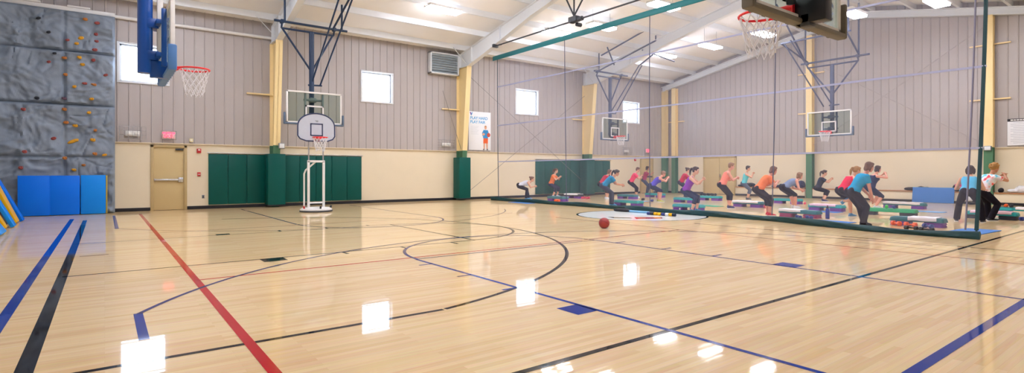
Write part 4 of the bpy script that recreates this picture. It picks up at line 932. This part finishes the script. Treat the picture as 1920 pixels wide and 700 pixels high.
lump('towel', 'white towel hanging over the bench edge beside the duffel', 'towel', BX-.06, 6.2, BZ, [((.03, 0, .07), (.13, .17, .07)), ((.0, -.03, .12), (.1, .12, .05))], M_wc, 4)
o = MB(); 
for i in range(10):
    for j in range(9):
        yy = -.32+.64*i/9; k = j/8; o.v.append(Vector((-.015*sin(yy*28+k*2)*k-.02, yy*(1-.45*k), .06-.42*k)))
for i in range(9):
    for j in range(8): a = i*9+j; o.f.append((a, a+1, a+10, a+9)); o.m.append(0)
hang_ = o.build('hanging_fold', M_wc, None, smooth=70, loc=(BX-.215, 6.15, BZ)); hang_.modifiers.new('s', 'SOLIDIFY').thickness = .012; par = [q for q in C.objects if q.get('label') == 'white towel hanging over the bench edge beside the duffel'][0]; hang_.parent = par; hang_.location = (-.115, 0, 0)
lump('jacket', 'maroon jacket on the bench next to the white towel', 'jacket', BX-.13, 5.72, BZ, [((.05, 0, .06), (.09, .18, .07))], M_mar, 5)
lump('jacket', 'black jacket heaped behind the maroon one on the bench', 'jacket', BX+.15, 5.95, BZ, [((0, 0, .12), (.05, .17, .12))], M_bk, 6)
lump('jacket', 'white jacket spread on the bench by the tie-dye woman', 'jacket', BX, 4.62, BZ, [((0, .15, .12), (.16, .22, .14)), ((0, -.25, .07), (.15, .35, .08)), ((-.05, .4, .06), (.12, .16, .07))], M_wc, 7)
lump('gym_bag', 'black bag on the bench beside the green column base', 'bag', BX, 5.36, BZ, [((0, 0, .09), (.12, .09, .1))], M_bk, 8)
lump('backpack', 'navy backpack on the bench by the green end wall column', 'bag', BX, 12.88, BZ, [((0, 0, .18), (.15, .18, .2)), ((-.08, .1, .1), (.1, .16, .11))], M_nvc, 9)
lump('jacket', 'black jacket trailing on the bench behind the woman in red', 'jacket', BX, 10.55, BZ, [((0, .45, .04), (.1, .3, .05)), ((0, .05, .09), (.11, .35, .08)), ((0, -.4, .17), (.12, .35, .10)), ((0, -.4, .06), (.12, .35, .09))], M_bk, 10)
lump('jacket', 'black jacket on the bench behind the woman in light aqua', 'jacket', BX, 15.75, BZ, [((0, .2, .05), (.12, .3, .06)), ((0, -.2, .10), (.12, .3, .11))], M_bk, 11)
lump('jacket', 'grey jacket on the bench behind the woman in orange and red shoes', 'jacket', BX, 14.0, BZ, [((0, .1, .06), (.12, .3, .07)), ((0, -.2, .09), (.12, .2, .10))], M_nvc, 12)
t = thing('leaning_mat', 'wide blue exercise mat leaning against the end wall bench', 'exercise mat', (BX-.33, 7.45, .004)); R = Matrix.Rotation(radians(10), 4, 'Y'); MB().box(R @ Vector((0, 0, .32)), (.02, 1.42, .64), R, .008).build('mat_sheet', M_matb, t)
b = MB(); b.box(R @ Vector((-.012, 0, .63)), (.012, 1.42, .02), R, .003); b.build('mat_border', M_matl, t)
def boots(label, x, y, s, rz):
    t = thing('shoe', label, 'shoe', (x, y, 0), rz, 'shoes left by the bench'); m = MB(); m.ell((.0, 0, .05), (.13, .045, .05), None, 14, 9); m.ell((-.07, 0, .10), (.06, .045, .1), None, 12, 9); m.build('upper', M_bk, t, smooth=60); k = MB(); k.box((0, 0, .012), (.26, .085, .02), None, .008); k.build('sole', M_dgrey, t)
boots('black shoe on the floor by the bench near the photo edge', 27.1, 4.55, 1, 2.4); boots('second black shoe on the floor by the bench near the photo edge', 27.0, 4.3, 1, 2.0); boots('black shoe on the floor behind the woman in pale blue', 27.1, 6.1, 1, 2.6)
# ------------------------------------------------------------------ people
V = Vector
SK = {'fair': mat('fair_skin', '#E0A98C', .5, 0, .05, 10), 'tan': mat('tan_skin', '#C98F70', .5, 0, .05, 10), 'pink': mat('rosy_skin', '#E3A08A', .5, 0, .05, 10)}
M_eye = mat('eye_dark', '#2A2220', .2); M_lip = mat('lip_rose', '#B9605C', .5)
def remesh(mb, name, m, voxel, smooth_it=3, parent=None):
    me = mb.mesh(name+'_src', m, 0); o = bpy.data.objects.new('tmp', me); C.objects.link(o)
    md = o.modifiers.new('r', 'REMESH'); md.mode = 'VOXEL'; md.voxel_size = voxel; md.use_smooth_shade = True
    if smooth_it: s = o.modifiers.new('s', 'SMOOTH'); s.factor = .5; s.iterations = smooth_it
    bpy.context.view_layer.update()
    me2 = bpy.data.meshes.new_from_object(o.evaluated_get(bpy.context.evaluated_depsgraph_get())); me2.name = name
    bpy.data.objects.remove(o); bpy.data.meshes.remove(me)
    me2.materials.clear(); me2.materials.append(m); me2.polygons.foreach_set('use_smooth', [True]*len(me2.polygons))
    r = bpy.data.objects.new(name, me2); C.objects.link(r)
    if parent: r.parent = parent
    return r
def basis(up, fwd):
    z = up.normalized(); y = z.cross(fwd).normalized(); x = y.cross(z); return x, y, z      # x forward, y left, z up
def loft_body(mb, secs, n=20, mi=0):
    """sections (centre, x axis, y axis, half depth, half width)"""
    vs = []
    for c, ax, ay, a, b in secs:
        for k in range(n):
            t = 2*pi*k/n; ct, st = cos(t), sin(t); q = abs(ct)**4+abs(st)**4; f = q**-.12
            vs.append(c+ax*a*ct*f*.97+ay*b*st*f*.97)
    fs = [(i*n+k, i*n+(k+1) % n, (i+1)*n+(k+1) % n, (i+1)*n+k) for i in range(len(secs)-1) for k in range(n)]
    fs += [tuple(range(n-1, -1, -1)), tuple((len(secs)-1)*n+k for k in range(n))]; mb.add(vs, fs, mi)
def ik(a, c, l1, l2, pole):
    d = c-a; L = d.length
    if L > (l1+l2)*.995: c = a+d.normalized()*(l1+l2)*.995; d = c-a; L = d.length
    d.normalize(); x = (l1*l1-l2*l2+L*L)/(2*L); h = sqrt(max(0, l1*l1-x*x)); p = pole-d*pole.dot(d)
    return a+d*x+p.normalized()*h, c
def smooth_pts(a, b, n): return [a.lerp(b, i/n) for i in range(n+1)]
def limb(mb, pts, rs, n=14):
    """joints joined with in-between radii; rounded joints"""
    for (p, q), (r0, r1, r2) in zip(zip(pts, pts[1:]), rs):
        P = [p.lerp(q, t) for t in (0, .25, .5, .75, 1)]
        R = [r0, r0+(r1-r0)*.85, r1, r1+(r2-r1)*.55, r2]
        mb.tube(P, R, n); mb.ell(p, (r0,)*3, None, 12, 8); mb.ell(q, (r2,)*3, None, 12, 8)
def hand(mb, wrist, d, nrm, side, s, curl=.5, spread=.0):
    """palm, four unequal bent fingers and a thumb leaving the side of the palm; nrm points out of the palm"""
    d = d.normalized(); nrm = (nrm-d*nrm.dot(d)).normalized(); sd = d.cross(nrm)*side      # sd: towards the thumb
    M = lambda a, b, c: wrist+(d*a+sd*b+nrm*c)*s
    R = Matrix((d, sd, nrm)).transposed()
    loft_body(mb, [(M(-.01, 0, 0), nrm, sd, .016*s, .024*s), (M(.02, .002, 0), nrm, sd, .017*s, .034*s), (M(.06, 0, 0), nrm, sd, .015*s, .041*s), (M(.09, -.002, 0), nrm, sd, .012*s, .040*s)], 14)
    for k, (b, L) in enumerate(((.030, .070), (.010, .078), (-.011, .072), (-.031, .056))):
        p = M(.082, b, 0); ang = curl*(.35+.08*k); q = [p]; r = [.0095*s]
        fl = (d+sd*(b*4*spread)).normalized()
        for seg, f in ((.45, 1), (.30, 1.9), (.25, 1.5)):
            a = ang*f; ang2 = a
            fl = (fl*cos(a)+nrm*sin(a)).normalized() if seg == .45 else (fl*cos(a*.8)+nrm*sin(a*.8)).normalized()
            p = p+fl*L*seg*s; q.append(p); r.append((.0092 if seg > .4 else .0086 if seg > .28 else .0075)*s)
        mb.caps(q, r, 8)
    a0 = M(.018, .030, .004); a1 = M(.045, .056, .014); a2 = M(.072, .062, .024+.01*curl); a3 = M(.092, .056, .034+.012*curl)
    mb.caps([a0, a1, a2, a3], [.014*s, .0125*s, .0105*s, .0085*s], 8)
def head(mb, c, fx, fy, fz, s):
    """c = centre of the skull; fx faces out of the face"""
    P = lambda x, y, z: c+(fx*x+fy*y+fz*z)*s
    R = Matrix((fx, fy, fz)).transposed()
    mb.ell(P(-.012, 0, .028), (.094*s, .074*s, .088*s), R, 20, 14)
    loft_body(mb, [(P(.030, 0, -.118), fx, fy, .024*s, .022*s), (P(.024, 0, -.104), fx, fy, .045*s, .038*s), (P(.014, 0, -.08), fx, fy, .062*s, .052*s), (P(.008, 0, -.045), fx, fy, .074*s, .062*s), (P(.004, 0, 0), fx, fy, .082*s, .069*s), (P(0, 0, .04), fx, fy, .084*s, .071*s)], 20)
    mb.caps([P(.080, 0, .010), P(.094, 0, -.022), P(.100, 0, -.036)], [.0085*s, .0105*s, .0125*s], 8)
    for q in (-1, 1):
        mb.ell(P(.090, q*.012, -.038), (.010*s, .009*s, .008*s), R, 8, 6)
        mb.ell(P(.072, q*.030, .024), (.014*s, .022*s, .008*s), R, 10, 6); mb.ell(P(.060, q*.038, -.022), (.022*s, .022*s, .02*s), R, 10, 7)
        mb.ell(P(-.006, q*.074, -.004), (.017*s, .008*s, .030*s), R, 10, 8)
    mb.ell(P(.082, 0, -.062), (.010*s, .024*s, .007*s), R, 10, 6); mb.ell(P(.079, 0, -.074), (.010*s, .021*s, .008*s), R, 10, 6); mb.ell(P(.070, 0, -.102), (.018*s, .022*s, .016*s), R, 10, 7)
def hair_mb(P, R, s, style, seed):
    mb = MB(); mb.ell(P(-.022, 0, .040), (.094*s, .083*s, .088*s), R, 18, 12); mb.ell(P(-.045, 0, .0), (.066*s, .077*s, .082*s), R, 16, 10); mb.ell(P(.035, 0, .085), (.052*s, .062*s, .036*s), R, 12, 8)
    for q in (-1, 1): mb.ell(P(.012, q*.064, .035), (.040*s, .020*s, .048*s), R, 10, 7)
    if style == 'pony': mb.caps([P(-.11, 0, .05), P(-.145, 0, .03), P(-.16, .005, -.04), P(-.15, .0, -.13), P(-.135, 0, -.19)], [.024*s, .034*s, .036*s, .028*s, .01*s], 10)
    elif style == 'bun': mb.ell(P(-.115, 0, .075), (.042*s, .042*s, .042*s), R, 12, 9)
    elif style == 'bob':
        for q in (-1, 1): mb.caps([P(-.01, q*.075, .02), P(-.015, q*.078, -.05), P(-.01, q*.070, -.095)], [.03*s, .028*s, .018*s], 9)
        mb.ell(P(-.065, 0, -.05), (.045*s, .075*s, .07*s), R, 12, 9)
    elif style == 'curly':
        random.seed(seed)
        for i in range(46):
            a, b = random.uniform(0, 2*pi), random.uniform(-.5, 1.45); x, y, z = cos(a)*cos(b), sin(a)*cos(b), sin(b)
            if x > .45 and z < .55: continue
            r = random.uniform(.018, .03)*s; mb.ell(P(-.022+.10*x, .092*y, .035+.10*z), (r, r, r), None, 8, 6)
    return mb
def person(label, x, y, face, zh=.75, lean=30, feet=((.0, .17), (.0, -.17)), arms=((.28, .05, -.05), (.28, -.05, -.05)), shirt='tee', shirt_m=None, legs='capri', leg_m=None, shoe_m=None,
           skin='fair', hair='pony', hair_m=None, hp=0, turn=0, hx=None, size=1.0, toe=0, name='person', back=None, sole_m=None):
    """face: facing direction in degrees from +X. feet: ankle (forward, left[, height]) per left and right; arms: wrist target from the shoulder line centre"""
    s = size; root = thing('person', label, 'person', (x, y, 0), radians(face))
    ln = radians(lean); X, Y, Z = V((1, 0, 0)), V((0, 1, 0)), V((0, 0, 1))
    if hx is None: hx = -.30*sin(ln)-.06
    hip = V((hx*s, 0, zh*s)); up1 = V((sin(ln*.8), 0, cos(ln*.8))); up2 = V((sin(ln*1.12), 0, cos(ln*1.12)))
    tw = Matrix.Rotation(radians(turn), 3, 'Z')
    spine = [hip, hip+up1*.13*s, hip+up1*.13*s+(up1+up2).normalized()*.12*s]; spine.append(spine[-1]+up2*.20*s); neckb = spine[-1]+up2*.055*s; chest = spine[-1]
    ax1, ay1, _ = basis(up1, X); ax2, ay2, _ = basis(up2, X); ay2 = tw @ ay2; ax2 = tw @ ax2
    hl = radians(lean*.45-hp); hup = V((sin(hl), 0, cos(hl))); htop = neckb+(up2*.55+hup*.45).normalized()*.075*s
    fx, fy, fz = basis(hup, X); fx = tw @ fx; fy = tw @ fy; hc = htop+fz*.105*s+fx*.022*s
    mb = MB(); W_ = 1.0
    def torso(m, inf, z0=-.10, z1=None, lo=True):
        S = []
        def at(k, a, b, off=0.0):
            # k = distance up the spine
            if k <= .13: c, ax, ay = hip+up1*k*s, ax1, ay1
            elif k <= .25: f = (k-.13)/.12; c = spine[1].lerp(spine[2], f); ax, ay = ax1.lerp(ax2, f).normalized(), ay1.lerp(ay2, f).normalized()
            else: c, ax, ay = spine[2]+up2*(k-.25)*s, ax2, ay2
            S.append((c+ax*off*s, ax, ay, a*s+inf, b*s+inf))
        for k, a, b, off in ((-.11, .055, .06, -.005), (-.085, .092, .135, -.012), (-.03, .118, .175, -.018), (.03, .112, .170, -.01), (.10, .098, .142, .004), (.17, .098, .136, .004), (.25, .110, .148, .006), (.33, .118, .160, .008), (.40, .104, .165, -.002), (.45, .080, .145, -.008), (.485, .060, .085, -.008)):
            if k >= z0 and (z1 is None or k <= z1): at(k, a, b, off)
        loft_body(m, S)
    torso(mb, 0)
    for q in (-1, 1):
        mb.ell(spine[2]+up2*.095*s+ax2*.082*s+ay2*q*.068*s, (.055*s, .062*s, .060*s)); mb.ell(hip-ax1*.062*s+ay1*q*.078*s-up1*.045*s, (.085*s, .085*s, .095*s))
    loft_body(mb, [(chest+up2*.0*s, ax2, ay2, .055*s, .062*s), (neckb, ax2, ay2, .050*s, .050*s), (htop, fx, fy, .050*s, .048*s), (htop+fz*.05*s, fx, fy, .05*s, .048*s)], 16)
    head(mb, hc, fx, fy, fz, s)
    sh, ank, kn, hj, elb, wr = {}, {}, {}, {}, {}, {}
    for i, q in enumerate((1, -1)):
        hj[q] = hip+ay1*q*.088*s-up1*.055*s; f = feet[i]; a = V((f[0]*s, f[1]*s, (f[2] if len(f) > 2 else 0)*s+.085*s))
        kn[q], ank[q] = ik(hj[q], a, .405*s, .395*s, V((1, q*.28, .1)))
        limb(mb, [hj[q], kn[q], ank[q]], [(.088*s, .078*s, .056*s), (.054*s, .055*s, .036*s)])
        cd_ = (ank[q]-kn[q]).normalized(); bk = V((-1, 0, 0)); bk = (bk-cd_*bk.dot(cd_)).normalized()
        mb.ell(kn[q].lerp(ank[q], .30)+bk*.018*s, (.046*s, .046*s, .095*s), basis_rot(cd_))
        sh[q] = chest-up2*.045*s+ay2*q*.168*s-ax2*.012*s
        w = chest-up2*.045*s+V(arms[i])*s; pole = V((-.55, q*.75, -.6))
        elb[q], wr[q] = ik(sh[q], w, .275*s, .245*s, pole)
        mb.ell(sh[q]-ay2*q*.01*s, (.058*s, .058*s, .055*s))
        limb(mb, [sh[q], elb[q], wr[q]], [(.050*s, .046*s, .037*s), (.037*s, .036*s, .025*s)])
        fd = (wr[q]-elb[q]).normalized(); nr = V((.25, -q*1.0, -.15))
        hand(mb, wr[q]+fd*.012*s, fd, nr, q*1, s, curl=.75)
        # heel and forefoot inside the shoe
    soft = .0105
    body = remesh(mb, 'body', SK[skin], soft, 2, root)
    # lips and eyes
    Pf = lambda a, b, c: hc+(fx*a+fy*b+fz*c)*s
    Rm = Matrix((fx, fy, fz)).transposed()
    e = MB()
    for q in (-1, 1): e.ell(Pf(.0795, q*.030, .008), (.008*s, .0125*s, .0065*s), Rm, 10, 7)
    e.build('eyes', M_eye, root, smooth=80)
    e = MB(); e.ell(Pf(.0885, 0, -.0675), (.0055*s, .020*s, .0075*s), Rm, 10, 7); e.build('lips', M_lip, root, smooth=80)
    remesh(hair_mb(Pf, Rm, s, hair, int(x*10)), 'hair', hair_m, .010, 2, root)
    # shirt
    inf = .016*s; m = MB(); torso(m, inf, z0=(-.03 if shirt == 'long_hem' else -.05), z1=.44 if shirt == 'tank' else .46)
    for q in (-1, 1): m.ell(spine[2]+up2*.095*s+ax2*.084*s+ay2*q*.068*s, (.068*s, .074*s, .070*s)); m.ell(hip-ax1*.062*s+ay1*q*.078*s-up1*.02*s, (.096*s, .094*s, .06*s))
    if shirt == 'tank':
        for q in (-1, 1): m.caps([chest+ay2*q*.105*s-up2*.07*s+ax2*.07*s, chest+ay2*q*.10*s+up2*.012*s, chest+ay2*q*.105*s-up2*.06*s-ax2*.085*s], [.028*s, .026*s, .03*s], 10)
    else:
        k = .58 if shirt == 'tee' or shirt == 'long_hem' else 1.0
        for q in (-1, 1):
            e1 = sh[q].lerp(elb[q], k); m.ell(sh[q]-ay2*q*.012*s, (.074*s, .074*s, .070*s))
            m.tube([sh[q]-ay2*q*.04*s, sh[q], sh[q].lerp(e1, .5), e1], [.066*s, .067*s, .066*s, .066*s], 14)
            if k == 1: m.caps([elb[q], elb[q].lerp(wr[q], .9)], [.052*s, .038*s], 12)
    so = remesh(m, 'shirt', shirt_m, .013, 3, root)
    # leggings
    m = MB(); torso(m, .013*s, z1=.06)
    for q in (-1, 1):
        m.ell(hip-ax1*.062*s+ay1*q*.078*s-up1*.045*s, (.097*s, .097*s, .107*s))
        if legs == 'knee': pts, rs = [hj[q], kn[q], kn[q].lerp(ank[q], .12)], [(.103*s, .093*s, .074*s), (.074*s, .072*s, .070*s)]
        elif legs == 'capri': pts, rs = [hj[q], kn[q], kn[q].lerp(ank[q], .5)], [(.102*s, .091*s, .069*s), (.068*s, .070*s, .066*s)]
        else: pts, rs = [hj[q], kn[q], ank[q]-V((0, 0, .025*s))], [(.102*s, .092*s, .071*s), (.070*s, .074*s, .070*s)]
        for (p, w), (r0, r1, r2) in zip(zip(pts, pts[1:]), rs): m.tube([p.lerp(w, t) for t in (0, .5, 1)], [r0, r1, r2], 14)
        m.ell(pts[0], (rs[0][0],)*3); m.ell(kn[q], (rs[0][2],)*3)
    remesh(m, 'leggings', leg_m, .013, 3, root)
    # shoes
    for i, q in enumerate((1, -1)):
        a = ank[q]; lift = feet[i][2] if len(feet[i]) > 2 else 0; tz = radians(toe)*0+q*.14; pt = -.9 if lift > .15 else 0
        R = Matrix.Rotation(tz, 3, 'Z') @ Matrix.Rotation(-pt*-1 if pt else 0, 3, 'Y')
        Q = lambda x_, y_, z_: a+R @ V((x_*s, y_*s, z_*s))
        xx, yy, zz = R @ X, R @ Y, R @ Z
        m = MB(); secs = [(-.065, .020, .024, -.045), (-.05, .045, .034, -.036), (-.01, .052, .038, -.030), (.05, .042, .042, -.038), (.10, .032, .047, -.048), (.145, .026, .044, -.054), (.175, .014, .026, -.06)]
        loft_body(m, [(Q(px, 0, pz), zz, yy, a_, b_) for px, a_, b_, pz in secs], 16)
        loft_body(m, [(Q(-.01, 0, -.03), xx, yy, .050*s, .040*s), (Q(-.005, 0, .005), xx, yy, .046*s, .038*s), (Q(-.006, 0, .022), xx, yy, .044*s, .037*s)], 16)
        so_ = m.build('shoe', shoe_m, root, smooth=50)
        m = MB(); pts = [(-.07, .026), (-.055, .036), (-.01, .038), (.05, .043), (.10, .048), (.15, .044), (.182, .022)]
        out = [(px, w) for px, w in pts]+[(px, -w) for px, w in reversed(pts)]
        vs = [Q(px, py, -.083) for px, py in out]+[Q(px, py, -.062) for px, py in out]; n = len(out)
        m.add(vs, [tuple(range(n)), tuple(range(2*n-1, n-1, -1))]+[(k, k+n, (k+1) % n+n, (k+1) % n) for k in range(n)]); m.build('sole', sole_m or M_white, so_, smooth=0)
    return root
def basis_rot(d):
    z = d.normalized(); x = z.cross(V((0, 1, 0)) if abs(z.y) < .9 else V((1, 0, 0))).normalized(); y = z.cross(x); return Matrix((x, y, z)).transposed()
def cl(n, c):
    m = mat(n, c, .9, 0, .08, 7, .25, bscale=22); m.node_tree.nodes['Principled BSDF'].inputs['Specular IOR Level'].default_value = .12; return m
S_wht, S_org, S_teal, S_red, S_hot, S_mar, S_vio, S_pur, S_cor, S_aqua, S_or2, S_gry, S_blk, S_red2, S_tur, S_nvy, S_cyan = (cl(n, c) for n, c in (
    ('white_jersey', '#DDE0EE'), ('orange_jersey', '#F58248'), ('teal_jersey', '#1583B0'), ('red_jersey', '#C42B4A'), ('hot_pink_jersey', '#F2466E'), ('maroon_jersey', '#A83A5A'), ('violet_jersey', '#5A50C0'), ('purple_jersey', '#9440B8'),
    ('coral_jersey', '#F58E7C'), ('aqua_jersey', '#69CFDC'), ('bright_orange_jersey', '#F4804C'), ('slate_jersey', '#7C8CAC'), ('charcoal_jersey', '#2C3040'), ('scarlet_jersey', '#E52A50'), ('turquoise_jersey', '#18A0D2'), ('navy_jersey', '#26345A'), ('pale_blue_jersey', '#5CBCE8')))
K_blk, K_nvy, K_gry, K_dgr = cl('black_leggings', '#211E28'), cl('navy_leggings', '#2B3350'), cl('grey_leggings', '#5B6478'), cl('dark_grey_trousers', '#3C4256')
H_dk, H_br, H_lb, H_bl, H_bk = (mat(n, c, .6, 0, .25, 30, .4, bscale=90) for n, c in (('dark_brown_hair', '#3B2A26'), ('brown_hair', '#6A4634'), ('light_brown_hair', '#8F6A4C'), ('golden_hair', '#A87A3E'), ('black_hair', '#221C1E')))
F_w, F_b, F_r, F_g, F_n = mat('white_shoe', '#DFE3EA', .6), mat('sky_blue_shoe', '#4F93C8', .6), mat('red_shoe', '#D8243E', .6), mat('black_shoe', '#2A2A34', .6), mat('navy_shoe', '#2E3060', .6)
CL = ((.30, .05, -.06), (.30, -.05, -.06)); GU = ((.26, .08, .04), (.26, -.08, .06)); DN = ((.34, .12, -.30), (.34, -.12, -.30)); KN = ((.22, .16, -.42), (.22, -.16, -.42)); HG = ((.05, .24, -.52), (.05, -.24, -.52))
person('woman in white top bending low by the far end of the net', 15.75, 19.75, -36, .64, 72, ((.06, .16), (-.06, -.16)), ((.32, .1, -.18), (.30, -.1, -.16)), 'tank', S_wht, 'long', K_blk, F_b, hair='bun', hair_m=H_br, hp=25)
person('woman in orange top squatting before the green wall pads', 18.30, 20.72, -62, .70, 22, ((.05, .24), (.0, -.22)), CL, 'tee', S_org, 'capri', K_nvy, F_w, hair='pony', hair_m=H_br)
person('woman in teal shirt with dark ponytail bending forward', 15.36, 14.14, -40, .76, 48, ((.0, .16), (.0, -.15)), ((.36, .1, -.24), (.36, -.1, -.26)), 'tee', S_teal, 'long', K_dgr, F_b, hair='pony', hair_m=H_bk, skin='tan')
person('woman in red top half hidden behind the woman in teal shirt', 18.82, 17.66, -34, .72, 38, ((.02, .18), (.0, -.18)), GU, 'tee', S_red, 'capri', K_blk, F_w, hair='bob', hair_m=H_br)
person('woman in hot pink top and black capris behind the net', 21.08, 17.82, -42, .79, 30, ((.05, .22), (.0, -.22)), CL, 'tee', S_hot, 'capri', K_blk, F_w, hair='short', hair_m=H_br)
person('woman in maroon top beside the woman in hot pink', 25.05, 20.35, -42, .83, 16, ((.04, .18), (.0, -.18)), ((.34, .12, -.02), (.34, -.10, .0)), 'tee', S_mar, 'long', K_dgr, F_g, hair='bob', hair_m=H_dk, skin='tan')
person('woman in violet top with hands raised bending forward', 18.8, 14.62, -38, .70, 46, ((.02, .17), (.0, -.17)), ((.34, .1, .04), (.34, -.1, .02)), 'tank', S_vio, 'knee', K_nvy, mat('lime_trim_shoe', '#B8B84A', .6), hair='short', hair_m=H_lb, skin='pink')
person('woman in dark red long sleeves behind the woman in purple', 23.1, 16.35, -40, .77, 30, ((.02, .18), (.0, -.16)), CL, 'long', S_red, 'long', K_dgr, F_g, hair='bun', hair_m=H_dk)
person('woman in purple tank top squatting close to the net', 14.86, 10.26, -64, .70, 26, ((.10, .22), (.02, -.24)), ((.32, .04, -.02), (.32, -.05, -.04)), 'tank', S_pur, 'capri', K_nvy, F_b, hair='pony', hair_m=H_dk)
person('woman in coral tank top standing bent before the double door', 17.48, 10.62, -44, .83, 26, ((.08, .22), (-.02, -.22)), ((.28, .06, -.16), (.28, -.06, -.14)), 'tank', S_cor, 'capri', K_blk, F_n, hair='short', hair_m=H_lb, skin='pink', size=1.02)
person('dark haired woman in light aqua tank with clasped hands', 23.55, 13.36, -60, .78, 14, ((.0, .34), (.0, -.26)), ((.28, .04, .02), (.26, -.06, .02)), 'tank', S_aqua, 'capri', K_gry, F_g, hair='short', hair_m=H_bk)
person('woman in bright orange shirt and red shoes leaning forward', 15.42, 8.12, -38, .78, 40, ((.06, .12), (.0, -.12)), ((.26, .1, -.12), (.22, -.1, -.12)), 'tee', S_or2, 'capri', K_blk, F_r, hair='bob', hair_m=H_br, skin='pink')
person('woman in slate grey tank bending forward beside the orange shirt', 19.32, 9.24, -38, .74, 60, ((.04, .12), (.0, -.12)), ((.26, .10, -.30), (.22, -.10, -.32)), 'tank', S_gry, 'knee', K_blk, F_w, hair='bob', hair_m=H_lb, skin='pink', hp=15)
person('woman in black shirt squatting alone beside the green column', 24.85, 10.66, -58, .60, 22, ((.06, .28), (.0, -.28)), ((.34, .06, .0), (.34, -.05, -.02)), 'tee', S_blk, 'capri', K_blk, F_n, hair='pony', hair_m=H_dk)
person('woman in scarlet tank with blonde ponytail behind the turquoise shirt', 16.80, 6.44, -36, .76, 38, ((.06, .12), (-.28, -.02, .36)), GU, 'tank', S_red2, 'knee', K_blk, F_b, hair='pony', hair_m=H_bl)
person('woman in turquoise shirt and black trousers with one arm hanging', 14.26, 5.21, -40, .84, 34, ((.10, .14), (-.10, -.14)), ((.22, .16, -.44), (.12, -.17, -.53)), 'tee', S_tur, 'long', K_blk, F_g, hair='bob', hair_m=H_br, skin='pink', size=.98, sole_m=F_g)
person('woman in navy top with bare legs behind the turquoise shirt', 21.62, 7.52, -40, .74, 22, ((.12, .16), (-.1, -.16)), ((.30, .08, .06), (.30, -.10, .10)), 'tank', S_nvy, 'knee', K_nvy, F_w, hair='bob', hair_m=H_dk, skin='pink')
person('woman in pale blue tank seen from behind at the net edge', 17.5, 3.99, 8, .78, 42, ((.0, .26), (.0, -.24)), ((.15, .10, -.20), (.15, -.10, -.20)), 'tank', S_cyan, 'long', K_blk, F_g, hair='bob', hair_m=H_dk, hp=10)
person('curly haired woman in tie-dye shirt just outside the net', 18.5, 3.80, -36, .78, 30, ((.10, .16), (-.14, -.16)), ((.34, .06, .04), (.34, -.06, .06)), 'tee', tie_dye(), 'long', K_blk, F_g, hair='curly', hair_m=H_bl, skin='tan', size=1.0)
